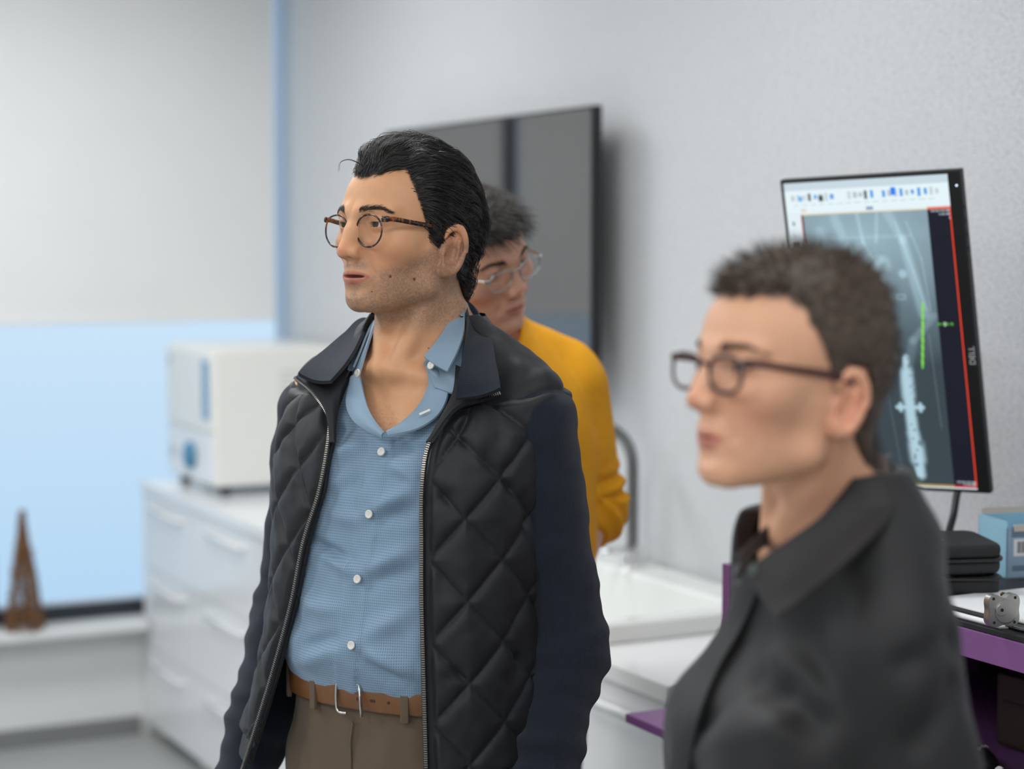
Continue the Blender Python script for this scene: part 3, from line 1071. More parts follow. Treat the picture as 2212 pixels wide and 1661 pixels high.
def xray_image(nu, nv):
    """the picture on the screen, painted on a grid: u 0..1 left to right, v 0..1 top to bottom"""
    u, v = np.meshgrid((np.arange(nu) + .5) / nu, (np.arange(nv) + .5) / nv, indexing='xy')
    U, Vv = u.ravel(), v.ravel()
    asp = MH / MW
    c = np.zeros((len(U), 3))
    c[:] = (.74, .86, .90)
    y = Vv * asp

    def rect(u0, v0, u1, v1):
        return (U > u0) & (U < u1) & (Vv > v0) & (Vv < v1)

    def seg(a, b, w0, w1=None):
        w1 = w0 if w1 is None else w1
        a_, b_ = np.array([a[0], a[1] * asp]), np.array([b[0], b[1] * asp])
        d = b_ - a_
        t = np.clip(((U - a_[0]) * d[0] + (y - a_[1]) * d[1]) / (d @ d), 0, 1)
        ds = np.hypot(U - a_[0] - t * d[0], y - a_[1] - t * d[1])
        return np.exp(-(ds / (w0 + (w1 - w0) * t)) ** 4)
    # tool bar
    c[rect(0, 0, 1, .028)] = (.55, .66, .72)
    r = np.random.default_rng(2)
    for k in range(26):
        x = .04 + .035 * k + .006 * r.random()
        if .30 < x < .36 or .56 < x < .60:
            continue
        h = r.uniform(.006, .014)
        col = [(.12, .14, .15), (.45, .52, .55), (.10, .35, .75), (.55, .62, .66)][r.integers(0, 4)]
        c[rect(x, .050 - h, x + .02, .050 + h)] = col
    c[rect(.09, .045, .11, .062)] = (.05, .38, .80)
    c[rect(.215, .045, .245, .065)] = (.05, .07, .08)
    c[rect(.655, .033, .685, .056)] = (.02, .22, .85)
    for k in range(16):
        x = .05 + .055 * k
        c[rect(x, .072, x + .035, .075)] = (.5, .6, .64)
    c[rect(.50, .088, .545, .098)] = (.25, .35, .45)
    # left strip
    c[rect(0, .10, .085, 1)] = (.72, .82, .87)
    for k in range(18):
        c[rect(.02, .13 + .045 * k, .065, .132 + .045 * k)] = (.5, .6, .65)
    c[rect(.022, .195, .065, .225)] = (.02, .03, .04)
    c[rect(.035, .125, .05, .14)] = (.1, .3, .15)
    # film
    film = rect(.090, .105, .998, .99)
    c[film] = (.006, .007, .016)
    fl = rect(.105, .107, .86, .985)
    base = .34 - .29 * np.clip((Vv - .18) / .42, 0, 1)
    n = vnoise(np.stack([U * 5, y * 5, 0 * U], 1), 1.0, 3) * .03 + vnoise(np.stack([U * 14, y * 14, 0 * U], 1), 1.0, 5) * .012
    g = base + n * np.clip(1.4 - Vv * 2.2, .15, 1)
    g += .12 * np.exp(-((U - .50) / .28) ** 2 - ((Vv - .22) / .13) ** 2)
    # pelvis and thigh bones
    for a, b, w0, w1, k in (((.62, .105), (.70, .20), .030, .024, .10), ((.70, .20), (.785, .43), .026, .038, .16), ((.30, .12), (.36, .22), .03, .03, .10), ((.36, .22), (.34, .36), .03, .03, .10), ((.44, .11), (.46, .20), .012, .012, .12),
                            ((.56, .11), (.54, .20), .012, .012, .10), ((.46, .20), (.52, .27), .012, .012, .10), ((.20, .16), (.26, .34), .03, .025, .10), ((.50, .26), (.53, .33), .05, .04, .10), ((.25, .185), (.75, .185), .010, .010, .06)):
        g += k * seg(a, b, w0, w1)
    for a, b in (((.665, .14), (.745, .30)), ((.745, .30), (.80, .42)), ((.73, .14), (.80, .26)), ((.80, .26), (.825, .42))):
        g += .10 * seg(a, b, .006)
    for cu, cv, rr, k in ((.56, .275, .055, .16), (.68, .305, .026, .22), (.54, .255, .03, .08)):
        g += k * np.exp(-(np.hypot(U - cu, y - cv * asp) / rr) ** 6)
    q = np.maximum(np.abs(U - .655) - .025, np.abs(y - .378 * asp) - .012)
    g += .16 * np.exp(-(q / .006) ** 2)
    # knee shells and lower leg outline
    g += .10 * seg((.84, .44), (.70, .52), .022) + .07 * seg((.70, .52), (.66, .60), .03)
    g += .05 * seg((.80, .50), (.82, .80), .006) + .04 * seg((.50, .60), (.56, .98), .006)
    # prosthesis with its connectors
    pr = np.zeros(len(U))
    for a, b, w in (((.645, .575), (.640, .60), .022), ((.640, .62), (.640, .70), .040), ((.64, .70), (.645, .82), .034), ((.645, .82), (.655, .86), .038), ((.655, .86), (.660, .905), .046), ((.660, .905), (.665, .955), .032), ((.565, .735), (.72, .735), .012),
                    ((.585, .725), (.585, .745), .012), ((.705, .725), (.705, .745), .012)):
        pr = np.maximum(pr, seg(a, b, w))
    nz = vnoise(np.stack([U * 60, y * 60, 0 * U], 1), 1.0, 8)
    pr *= 1 - .6 * (nz > .35) * ((Vv < .72) | (Vv > .74)) * (U > .635)
    g = g * (1 - pr) + .62 * pr
    tint = np.stack([g * .66, g * .95, g * 1.08], 1)
    c[fl] = np.clip(tint[fl] + (.006, .010, .016), 0, 1)
    c[rect(.86, .107, .863, .985)] = (.12, .13, .14)
    # overlays
    c[seg((.782, .40), (.742, .605), .0065) > .4] = (.22, .70, .05)
    for k in range(11):
        x = .855 + .0085 * k
        c[rect(x, .462 + .001 * (k % 3), x + .006, .470 - .001 * (k % 2))] = (.10, .42, .05)
    c[rect(.895, .459, .905, .473)] = (.45, .5, .45)
    for k in range(14):
        x = .88 + .0082 * k
        c[rect(x, .110, x + .005, .116)] = (.42, .48, .52)
        if k > 5:
            c[rect(x, .120, x + .005, .126)] = (.42, .48, .52)
        if k > 12:
            c[rect(x, .130, x + .005, .138)] = (.42, .48, .52)
        c[rect(x, .972, x + .005, .978)] = (.42, .48, .52)
        if k > 4:
            c[rect(x, .981, x + .005, .987)] = (.42, .48, .52)
    for k in range(10):
        c[rect(.115, .12 + .008 * k, .16 - .02 * (k % 3) / 2, .123 + .008 * k)] = (.30, .36, .40)
    c[rect(.44, .976, .50, .981)] = (.10, .10, .45)
    c[rect(.50, .978, .66, .982)] = (.03, .25, .06)
    # red frame of the active view, sand coloured where it is dimmed
    c[rect(.9925, .103, 1.0, .992)] = (.85, .06, .02)
    c[rect(.86, .100, 1.0, .106)] = (.80, .20, .14)
    c[rect(.090, .101, .86, .106)] = (.70, .64, .48)
    c[rect(.090, .103, .096, .992)] = (.72, .13, .06)
    c[rect(.090, .987, .86, .994)] = (.40, .28, .12)
    c[rect(.86, .987, 1.0, .994)] = (.45, .02, .03)
    c[rect(.095, .085, .13, .097)] = (.75, .62, .60)
    return c, u, v


nu, nv = 210, 374
ci, u, v = xray_image(nu, nv)
Vg = np.stack([(u.ravel() - .5) * MW, np.full(nu * nv, -.0045), (.5 - v.ravel()) * MH], 1)
i, j = np.meshgrid(np.arange(nv - 1), np.arange(nu - 1), indexing='ij')
a = (i * nu + j).ravel()
sm = bpy.data.materials.new('screen_picture')
sm.use_nodes = True
b = sm.node_tree.nodes['Principled BSDF']
at_ = sm.node_tree.nodes.new('ShaderNodeAttribute')
at_.attribute_name = 'Col'
b.inputs['Base Color'].default_value = (.01, .01, .012, 1)
b.inputs['Roughness'].default_value = .35
sm.node_tree.links.new(at_.outputs['Color'], b.inputs['Emission Color'])
b.inputs['Specular IOR Level'].default_value = .25
b.inputs['Emission Strength'].default_value = 1.05
sc_ = npmesh('screen', Vg, np.stack([a, a + nu, a + nu + 1, a + 1], 1), sm, mon, False, col=ci)
text_mesh('logo', 'DELL', .014, MATS['logo_grey'], mon, Matrix.Translation((MW / 2 + .0125, -.0045, -.035)) @ Matrix.Rotation(math.pi / 2, 4, 'X') @ Matrix.Rotation(math.pi / 2, 4, 'Z'), .0003)
bm = bmesh.new()
lathe(bm, [(.0016, 0), (.0016, .0006), (1e-4, .0007)], 10, Matrix.Translation((MW / 2 + .013, -.004, MH / 2 - .020)) @ Matrix.Rotation(math.pi / 2, 4, 'X'))
mat('power_led', (.8, .85, 1), .3, emit=(.7, .8, 1), estr=1.5)
obj('power_light', bm, MATS['power_led'], mon)
for k in range(4):
    box('menu_button', (MW / 2 + .0195, -.001, MH / 2 - .06 - .022 * k), (MW / 2 + .0222, .006, MH / 2 - .052 - .022 * k), MATS['black_plastic'], mon, .0006)
# arm to the wall and cable
mw = mon.matrix_basis
pb = mw @ Vector((.008, .05, 0))
ar = empty('screen_bracket', (3.17, -.001, 1.51), 'black wall bracket arm carrying the upright screen from behind', 'bracket')
bm = bmesh.new()
lathe(bm, [(.045, 0), (.045, .016), (.030, .022), (.02, .024)], 20, mw @ Matrix.Translation((.008, .046, 0)) @ Matrix.Rotation(-math.pi / 2, 4, 'X'))
pbm('mount_plate', bm, 'black_plastic', ar)
e1 = mw @ Vector((.008, .072, 0))
bm = bmesh.new()
tube(bm, [e1, (e1.x * .6 + 3.17 * .4, e1.y * .6 - .03 * .4, 1.507), (3.17, -.03, 1.51)], .016, 12)
pbm('boom', bm, 'black_plastic', ar)
bm = bmesh.new()
bbox(bm, (3.12, -.032, 1.42), (3.22, -.001, 1.60), .006)
pbm('wall_plate', bm, 'black_plastic', ar, smooth=False)
k0 = mw @ Vector((.128, .022, -.22))
k1, k2, k3 = at(2068, 1064, 3.16), at(2060, 1112, 3.14), at(2045, 1170, 3.10)
cbl = empty('cable', (float(k3[0]), float(k3[1]), RZ), 'black cable hanging from the monitor down behind the cases', 'cable')
bm = bmesh.new()
k4 = np.array([k3[0] - .02, k3[1] + .02, RZ + .006])
tube(bm, spline([k0, (k0 + Vector(k1)) / 2, k1, k2, k3, (k3 + k4) / 2 + np.array([0, 0, -.02]), k4, k4 + np.array([-.05, .06, 0])], 50), .0062, 10)
pbm('cord', bm, 'black_plastic', cbl)
# ------------------------------------------------------------------ heads (frame: x = person's right, y = forward, z = up, origin between the ears)
HEAD = dict(wide=1.0, jaw=1.0, nose=1.0, nosew=1.0, chin=0.0, brow=1.0, lipw=1.0, lip=1.0, lid=0.0042, cheek=1.0, fat=0.0, open=0.0012, bridge=0.0, tip=0.0, ear=1.0, chz=0.0)


def head_sdf(P, s):
    q = P.copy()
    ax = np.abs(P[:, 0]) / s['wide']
    q[:, 0] = ax
    fat = s['fat']
    d = ell(q, (0, -.013, .060), (.0755, .0905, .086))
    d = smin(d, ell(q, (0, .028, .062), (.064, .066, .064)), .03)
    d = smin(d, ell(q, (0, .034, .002), (.060 + fat, .056, .072)), .03)
    # cheek bones, temples
    d = smin(d, ell(q, (.043, .060, .010), (.022 * s['cheek'] + fat, .024, .019)), .025)
    # jaw
    j = s['jaw']
    d = smin(d, cap(q, (.057 * j, .006, .0), (.053 * j + fat, .014, -.044), .014, .013), .022)
    d = smin(d, cap(q, (.053 * j + fat, .014, -.044), (.016, .076 + s['chin'], -.070 + s['chz']), .013 + fat * .4, .013), .020)
    d = smin(d, ell(q, (0, .046, -.038), (.047 + fat, .048, .040)), .022)
    d = smin(d, ell(q, (0, .0805 + s['chin'], -.0665 + s['chz']), (.019, .0165, .0165)), .014)
    # muzzle
    d = smin(d, ell(q, (0, .074, -.026), (.029, .026, .026)), .016)
    # brow ridge and sockets
    b = s['brow']
    d = smin(d, cap(q, (.010, .0915, .053), (.046, .073, .053), .0105 * b, .0085 * b), .014)
    d = smax(d, -ell(q, (.0335, .103, .037), (.021, .0185, .0145)), .015)
    # nose
    n, w = s['nose'], s['nosew']
    br = s['bridge']
    nt = (0, .0945 + .0125 * n, .003 + s['tip'])
    d = smin(d, cap(q, (0, .0850 + br, .047), (0, .0915 + .005 * n + br, .026), .0085, .0095), .014)
    d = smin(d, cap(q, (0, .0915 + .005 * n + br, .026), nt, .0095, .0108), .010)
    d = smin(d, cap(q, (0, .083, .020), (0, .088, .002), .014, .0155), .012)
    d = smin(d, ell(q, (.0128 * w, .0945 + .005 * n, -.0005 + s['tip'] * .6), (.0082 * w, .0135, .0088)), .007)
    d = smax(d, -ell(q, (.0068 * w, .0955 + .008 * n, -.0100 + s['tip'] * .8), (.0040, .0065, .0050)), .004)
    # nasolabial fold
    d = smax(d, -cap(q, (.0205 * w, .1005, .0), (.031, .088, -.030), .0022, .0018), .010)
    # eyeballs with lids
    ec = (.0325, .0775, .0385)
    lids = ell(q, ec, (.0150, .0142, .0140))
    lids = smax(lids, -ell(q, (.0325, .0925, .0372), (.0142, .013, s['lid'])), .0012)
    d = smin(d, lids, .0045)
    d = np.maximum(d, -ell(q, ec, (.0120, .0120, .0120)))
    # lips
    lw, lp = s['lipw'], s['lip']
    d = smin(d, cap(q, (.004, .0995, -.0285), (.0215 * lw, .0875, -.0325), .0046 * lp, .0026), .006)
    d = smin(d, cap(q, (.0, .0975, -.0375), (.019 * lw, .0875, -.0345), .0058 * lp, .0028), .006)
    d = smax(d, -ell(q, (0, .103, -.0325), (.0205 * lw, .014, s['open'])), .0022)
    d = smax(d, -ell(q, (0, .101, -.0505), (.014, .007, .0055)), .010)
    # ears
    e = s['ear']
    R = rotm(yaw=15, pitch=12)
    p = (q - np.array((.0725, -.014, .006), np.float32)) @ R.astype(np.float32)
    p = p / e
    plate = ell(p, (.0, -.001, .001), (.0042, .0175, .030))
    rim = np.sqrt((p[:, 1] / (.0175 + .001 * np.sign(p[:, 2]))) ** 2 + (p[:, 2] / .030) ** 2)
    tor = np.sqrt(((rim - .96) * .020) ** 2 + (p[:, 0] - .006) ** 2) - .0038
    tor = np.maximum(tor, p[:, 1] - .0125 - (p[:, 2] > .01) * .004)
    e_ = smin(plate, tor, .0028)
    e_ = smin(e_, cap(p, (.005, -.008, -.014), (.0055, -.0065, .012), .003), .003)      # antihelix
    e_ = smin(e_, ell(p, (.001, .004, -.0265), (.0048, .0078, .0095)), .006)              # lobe
    e_ = smax(e_, -ell(p, (.0090, .0020, -.004), (.0105, .0078, .0135)), .0025)           # concha
    e_ = smin(e_, ell(p, (.003, .0115, -.004), (.0045, .004, .0065)), .004)              # tragus
    root = ell(q, (.064, -.010, .002), (.009, .012, .024))
    e_ = smin(e_ * e, root, .006)
    d = smin(d, e_, .005)
    return d


def scalp_sdf(P, s):
    """skull without the features, for hair to grow on"""
    q = P.copy()
    q[:, 0] = np.abs(P[:, 0]) / s['wide']
    d = ell(q, (0, -.013, .060), (.0755, .0905, .086))
    d = smin(d, ell(q, (0, .028, .062), (.064, .066, .064)), .03)
    d = smin(d, ell(q, (0, .034, .002), (.060 + s['fat'], .056, .072)), .03)
    d = smin(d, cap(q, (0, -.026, .02), (0, -.036, -.09), .056, .054), .03)
    return d


def azim(P):
    """degrees from straight ahead seen from above, 0..180"""
    return np.degrees(np.arctan2(np.abs(P[:, 0]), P[:, 1] + .016))


def mixc(c, t, col):
    return c * (1 - t[:, None]) + np.asarray(col) * t[:, None]


def sstep(a, b, x):
    t = np.clip((x - a) / (b - a), 0, 1)
    return t * t * (3 - 2 * t)


def blob(P, c, r):
    return np.exp(-(((P - np.asarray(c)) / np.asarray(r)) ** 2).sum(1))


def skin_colour(P, Q, base, lipc, red, s, beard=0.0, bcol=(.1, .08, .07), hairz=None, hcol=None):
    """pigment per vertex: P in world-scale body coords (unused), Q in head coords"""
    c = np.tile(np.asarray(base, float), (len(Q), 1))
    a = Q.copy()
    a[:, 0] = np.abs(a[:, 0])
    n = vnoise(Q, 90, 3) * .5 + vnoise(Q, 260, 5) * .35
    c *= (1 + .05 * n)[:, None]
    onhead = sstep(-.10, -.06, Q[:, 2])
    redm = blob(a, (0, .118, .002), (.014, .016, .013)) * .8 + blob(a, (.042, .075, -.004), (.024, .03, .022)) * .7 + blob(a, (.078, -.012, .004), (.014, .022, .034)) * .9
    c = mixc(c, np.clip(redm, 0, 1) * .55 * onhead, red)
    # lips
    lw = s['lipw']
    lx = np.clip(a[:, 0] / (.0225 * lw), 0, 1)
    up = -.0245 - .006 * lx ** 2
    lo = -.0445 + .010 * lx ** 2
    m = sstep(up + .0012, up - .0012, Q[:, 2]) * sstep(lo - .0015, lo + .0015, Q[:, 2]) * sstep(.0235 * lw, .021 * lw, a[:, 0]) * (Q[:, 1] > .07)
    c = mixc(c, m * .85, lipc)
    inm = blob(a, (0, .092, -.0325), (.018 * lw, .010, .0013))
    c = mixc(c, np.clip(inm, 0, 1) * .7, (.10, .03, .03))
    if beard:
        z, y, x = Q[:, 2], Q[:, 1], a[:, 0]
        # cheek line from the sideburn to the mouth corner
        line = -.012 + (np.clip((.055 - y) / .05, 0, 1)) ** 1.5 * .030 - np.clip((y - .055) / .04, 0, 1) * .018
        mk = sstep(line + .012, line - .010, z) * sstep(-.118, -.085, z)
        mk = np.maximum(mk, blob(a, (.012, .10, -.018), (.016, .016, .0065)) * 1.2)
        mk *= 1 - m
        mk *= 1 - .55 * blob(a, (.014, .100, -.052), (.010, .02, .006))
        mk *= 1 - .5 * blob(a, (.03, .09, -.035), (.010, .02, .016))
        sp = .65 + .35 * np.clip(vnoise(Q, 900, 9) + .2 * vnoise(Q, 300, 2), -1, 1)
        c = mixc(c, np.clip(mk * beard * sp, 0, 1), bcol)
    # eye rims
    c = mixc(c, blob(a, (.0325, .09, .0375), (.017, .012, .0075)) * .28, (.30, .14, .10))
    if hairz is not None:
        az = azim(Q)
        hz = hairz(az)
        t = sstep(hz - .006, hz + .008, Q[:, 2] + .004 * vnoise(Q, 120, 4)) * (np.abs(Q[:, 0]) < .086)
        t *= sstep(.074, .066, a[:, 0]) + (az > 118) + (Q[:, 2] > .045)
        c = mixc(c, np.clip(t, 0, 1) * .92, hcol)
    return np.clip(c, 0, 1)


def make_eyes(T, parent, iris, look=(0, 0)):
    """T: 4x4 head -> parent; eyeball with iris and pupil as real caps"""
    for sgn in (1, -1):
        c = Vector((sgn * .0325, .0775, .0385))
        bm = bmesh.new()
        bmesh.ops.create_uvsphere(bm, u_segments=24, v_segments=14, radius=.0119)
        R = Matrix.Rotation(math.radians(look[0]), 4, 'Z') @ Matrix.Rotation(math.radians(look[1]), 4, 'X')
        bmesh.ops.transform(bm, matrix=T @ Matrix.Translation(c), verts=bm.verts)
        e = obj('eyeball', bm, MATS['eye_white'], parent, True)
        for nm, ang, rr, mm in (('iris', 29, .01205, iris), ('pupil', 11, .0122, 'pupil')):
            bm = bmesh.new()
            prof = [(rr * math.sin(math.radians(ang * k / 5)) + 1e-5, rr * math.cos(math.radians(ang * k / 5))) for k in range(6)]
            lathe(bm, prof, 20, T @ Matrix.Translation(c) @ R @ Matrix.Rotation(-math.pi / 2, 4, 'X'))
            obj(nm, bm, MATS[mm], e, True)


def grow(seedP, sd, field, length, hgt, k=8, lift=.3, jit=.12, rng=RNG):
    """strands combed over the head: sd = scalp distance, field(P) = combing direction, hgt(P) = height of the hair over the scalp"""
    n = len(seedP)
    P = seedP.astype(np.float32).copy()
    out = [P.copy()]
    hrand = (.35 + .75 * rng.random(n)).astype(np.float32)
    J = rng.normal(0, jit, (n, 3)).astype(np.float32)
    st = (length / (k - 1)).astype(np.float32) if np.ndim(length) else np.full(n, length / (k - 1), np.float32)
    for i in range(1, k):
        g = grad(sd, P, .003).astype(np.float32)
        D = field(P).astype(np.float32) + J + rng.normal(0, jit * .5, (n, 3)).astype(np.float32)
        D = D - g * (D * g).sum(1, keepdims=True)
        D /= np.linalg.norm(D, axis=1, keepdims=True) + 1e-6
        t = i / (k - 1)
        P = P + D * st[:, None]
        g = grad(sd, P, .003).astype(np.float32)
        want = hgt(P) * hrand * min(1.0, t / lift) ** .7
        P = P + g * (want - sd(P))[:, None]
        out.append(P.copy())
    return np.stack(out, 1)


def seeds_on(V, mask, n, rng=RNG):
    ids = np.nonzero(mask)[0]
    return V[rng.choice(ids, n, replace=len(ids) < n)] + rng.normal(0, .0008, (n, 3))


def T_of(R, o):
    M = np.eye(4)
    M[:3, :3] = R
    M[:3, 3] = o
    return M


def xf(T, P):
    return P @ T[:3, :3].T + T[:3, 3]


def eyebrow_strands(sd, s, n, thick=1.0, rng=RNG, arch=.004, z0=.0535):
    t = rng.random(n)
    sg = np.where(rng.random(n) < .5, 1, -1)
    x = (.0145 + .041 * t)
    z = z0 + arch * np.sin(t * math.pi * .8) - .005 * np.clip(t - .65, 0, 1) / .35 + rng.normal(0, .0022, n) * (1 - .6 * t) * thick
    y = np.full(n, .075)
    P = np.stack([x * sg, y, z], 1).astype(np.float32)
    for _ in range(12):     # slide forwards on to the skin
        P[:, 1] -= sd(P)
    L = .0085 * (1 - .3 * t)
    dirs = np.stack([sg * (.55 + .4 * t), -.25 - .5 * t, .55 - .75 * t], 1) + rng.normal(0, .12, (n, 3))
    dirs /= np.linalg.norm(dirs, axis=1, keepdims=True)
    k = 4
    out = [P + dirs * (L * i / (k - 1))[:, None] for i in range(k)]
    out = np.stack(out, 1).astype(np.float32)
    for i in range(k):
        g = grad(sd, out[:, i])
        out[:, i] += g * (np.array([.0002, .0009, .0012, .0010])[i] - sd(out[:, i]))[:, None]
    return out


def make_glasses(name, parent, T, m_frame, m_lens, m_temple, w=.047, h=.040, sep=.0095, y=.108, z=.034, power=2.4, wire=.0011, templeh=.0022, rimless=False, wrap=.06, templez=.014, label=None):
    """rims, bridge, lenses, temples and pads; T head -> parent"""
    root = bpy.data.objects.new(name, None)
    COL.objects.link(root)
    root.parent = parent
    if label:
        root['label'] = label
    N = 40
    Tm = Matrix(T.tolist())

    def rim(sg, k=1.0):
        pts = []
        for i in range(N):
            a = 2 * math.pi * i / N
            cx, sz = math.cos(a), math.sin(a)
            px = math.copysign(abs(cx) ** (2 / power), cx) * w / 2 * k
            pz = math.copysign(abs(sz) ** (2 / power), sz) * h / 2 * k
            if pz < 0:
                px *= 1 - .18 * (pz / (h / 2)) ** 2
            X = sg * (sep + w / 2 + px)
            pts.append(Vector((X, y - wrap * abs(X) ** 1.2 * (abs(X) / .06), z + pz)))
        return pts
    for sg in (1, -1):
        pts = rim(sg)
        bm = bmesh.new()
        tube(bm, pts + pts[:2], wire, 8, close=False, flat=(1, 1.4))
        bmesh.ops.transform(bm, matrix=Tm, verts=bm.verts)
        obj('rim', bm, MATS[m_frame], root, True)
        bm = bmesh.new()
        f0 = [bm.verts.new(p) for p in rim(sg, .985)]
        f1 = [bm.verts.new(p + Vector((0, -.0016, 0))) for p in rim(sg, .985)]
        bm.faces.new(f0)
        bm.faces.new(f1[::-1])
        for i in range(N):
            bm.faces.new((f0[i], f0[(i + 1) % N], f1[(i + 1) % N], f1[i]))
        bmesh.ops.transform(bm, matrix=Tm, verts=bm.verts)
        obj('lens', bm, MATS[m_lens], root)
        # temple: hinge block, arm, ear hook
        hx = sg * (sep + w)
        hy = y - wrap * abs(hx) ** 1.2 * (abs(hx) / .06)
        arm = [(hx, hy, z + templez), (hx + sg * .0055, hy - .003, z + templez), (hx + sg * .009, hy - .014, z + templez),
               (sg * .0745, .055, z + templez - .004), (sg * .0765, .02, z + templez - .008), (sg * .0755, -.002, z + templez - .012), (sg * .073, -.022, z + templez - .020), (sg * .071, -.030, z + templez - .036)]
        bm = bmesh.new()
        tube(bm, spline(arm, 30), [templeh * (1.25 if i < 4 else 1) for i in range(30)], 8, flat=(.55, 1.2))
        bmesh.ops.transform(bm, matrix=Tm, verts=bm.verts)
        obj('temple', bm, MATS[m_temple], root, True)
        bm = bmesh.new()
        bmesh.ops.create_uvsphere(bm, u_segments=10, v_segments=6, radius=1)
        bmesh.ops.transform(bm, matrix=Tm @ Matrix.Translation((sg * (sep + .0005), y - .0065, z - .006)) @ Matrix.Diagonal((.0014, .003, .006, 1)), verts=bm.verts)
        obj('nose_pad', bm, MATS['clear_pad'], root, True)
    bm = bmesh.new()
    br = [(sep + .001, y - .0005, z + .006), (sep * .5, y + .0025, z + .0105), (-sep * .5, y + .0025, z + .0105), (-sep - .001, y - .0005, z + .006)]
    tube(bm, spline(br, 12), wire * 1.15, 8)
    bmesh.ops.transform(bm, matrix=Tm, verts=bm.verts)
    obj('bridge', bm, MATS[m_frame], root, True)
    return root


# ------------------------------------------------------------------ bodies (frame: x = person's right, y = forward, z = up, origin between the feet)
def ringstack(P, tab, pw=2.3):
    """trunk as stacked superellipses: rows z, half width, centre y, half depth[, centre x]"""
    z = P[:, 2]
    a = interp(z, tab, 1)
    cy = interp(z, tab, 2)
    b = interp(z, tab, 3)
    cx = interp(z, tab, 4) if len(tab[0]) > 4 else 0
    x = np.abs(P[:, 0] - cx) / a
    y = np.abs(P[:, 1] - cy) / b
    r = (x ** pw + y ** pw) ** (1 / pw)
    d = (r - 1) * np.minimum(a, b) * .92
    d = np.maximum(d, tab[0][0] - z)
    return np.maximum(d, (z - tab[-1][0]) * .8)


def hand_sdf(P, wrist, d, n, side, curl=35, spread=5, L=1.0):
    """palm with five bent fingers; d = pointing direction, n = back of the hand, side = +1 thumb towards d x n"""
    d = np.asarray(d, float) / np.linalg.norm(d)
    n = np.asarray(n, float)
    n = n - d * (n @ d)
    n /= np.linalg.norm(n)
    t = np.cross(d, n) * side
    w = np.asarray(wrist, float)
    R = np.stack([t, d, n], 1)
    f = ell(P, w + d * .052 * L, (.041 * L, .054 * L, .0165 * L), R)
    f = smin(f, cap(P, w - d * .01, w + d * .02, .024, .024), .015)
    for k, (u, l0, rr) in enumerate(((.029, .074, .0088), (.010, .084, .0092), (-.009, .078, .0088), (-.027, .060, .0078))):
        b = w + d * (.092 - .004 * abs(k - 1)) * L + t * u * L
        sp = math.radians(spread * (1 - k))
        dd = d * math.cos(sp) + t * math.sin(sp)
        pts, ang = [b - dd * .02], 0.0
        p = b
        for seg, fr in ((.47, .7), (.31, 1.0), (.22, .7)):
            ang += math.radians(curl * fr)
            p = p + (dd * math.cos(ang) - n * math.sin(ang)) * l0 * seg * L
            pts.append(p)
        f = smin(f, chain(P, pts, [rr * L, rr * L, rr * .93 * L, rr * .85 * L], .004), .006)
    b = w + d * .022 * L + t * .026 * L
    p1 = b + (d * .6 + t * .62 - n * .35) * .040 * L
    p2 = p1 + (d * .85 + t * .25 - n * .40) * .032 * L
    p3 = p2 + (d * .95 + t * .02 - n * .45) * .026 * L
    f = smin(f, chain(P, [b, p1, p2, p3], [.013 * L, .0115 * L, .0102 * L, .009 * L], .006), .010)
    return f


def legs_sdf(P, off=0.0, hip=.905, w=.088, top=.085):
    q = P.copy()
    q[:, 0] = np.abs(q[:, 0])
    d = chain(q, [(w, .0, hip), (w + .006, .012, .50), (w + .012, -.015, .09)], [top + off, .058 + off, .042 + off], .02)
    return d


def feet_sdf(P, w=.10):
    q = P.copy()
    q[:, 0] = np.abs(q[:, 0])
    d = cap(q, (w, -.05, .045), (w + .012, .15, .032), .042, .034)
    return smax(d, -q[:, 2] + .004, .006)


def dist_to_chain(P, pts):
    """parameter along and distance from a polyline"""
    best = np.full(len(P), 1e9)
    par = np.zeros(len(P))
    acc = 0.0
    for a, b in zip(pts[:-1], pts[1:]):
        a, b = np.asarray(a, float), np.asarray(b, float)
        dv = b - a
        L = np.linalg.norm(dv)
        t = np.clip(((P - a) @ dv) / L ** 2, 0, 1)
        ds = np.linalg.norm(P - a - t[:, None] * dv, axis=1)
        m = ds < best
        best[m] = ds[m]
        par[m] = acc + t[m] * L
        acc += L
    return par, best


class Person:
    """frame of a standing person: base point and facing (degrees turned to the picture's left)"""

    def __init__(self, px, depth, turn):
        o = at(px, 900, depth)
        o[2] = 0
        t = math.radians(turn)
        fac = -FW * math.cos(t) - RT * math.sin(t)
        self.o, self.f = o, fac
        self.r = np.cross(fac, UP)
        self.rz = math.atan2(-fac[0], fac[1])

    def loc(self, p):
        v = np.asarray(p) - self.o
        return np.stack([v @ self.r, v @ self.f, v[..., 2]], -1)

    def world(self, q):
        q = np.asarray(q)
        return self.o + q[..., :1] * self.r + q[..., 1:2] * self.f + q[..., 2:] * UP

    def px(self, q):
        return proj(self.world(q))

    def hit(self, sdf, pts, off=0.0, t0=1.2, t1=4.0):
        """points of a surface under picture points"""
        o = self.loc(CAM)
        d = np.array([self.loc(CAM + ray(x, y)) - o for x, y in pts])
        t = np.full(len(d), t0)
        best = np.full(len(d), 1e9)
        bt = t.copy()
        for _ in range(120):
            v = sdf((o + d * t[:, None]).astype(np.float32)) - off
            m = (v < best) & (best > .0004)
            best[m] = v[m]
            bt[m] = t[m]
            t = t + np.where(best > .0004, np.maximum(v * .6, .0005), 0)
            if (best < .0004).all():
                break
        return o + d * bt[:, None]


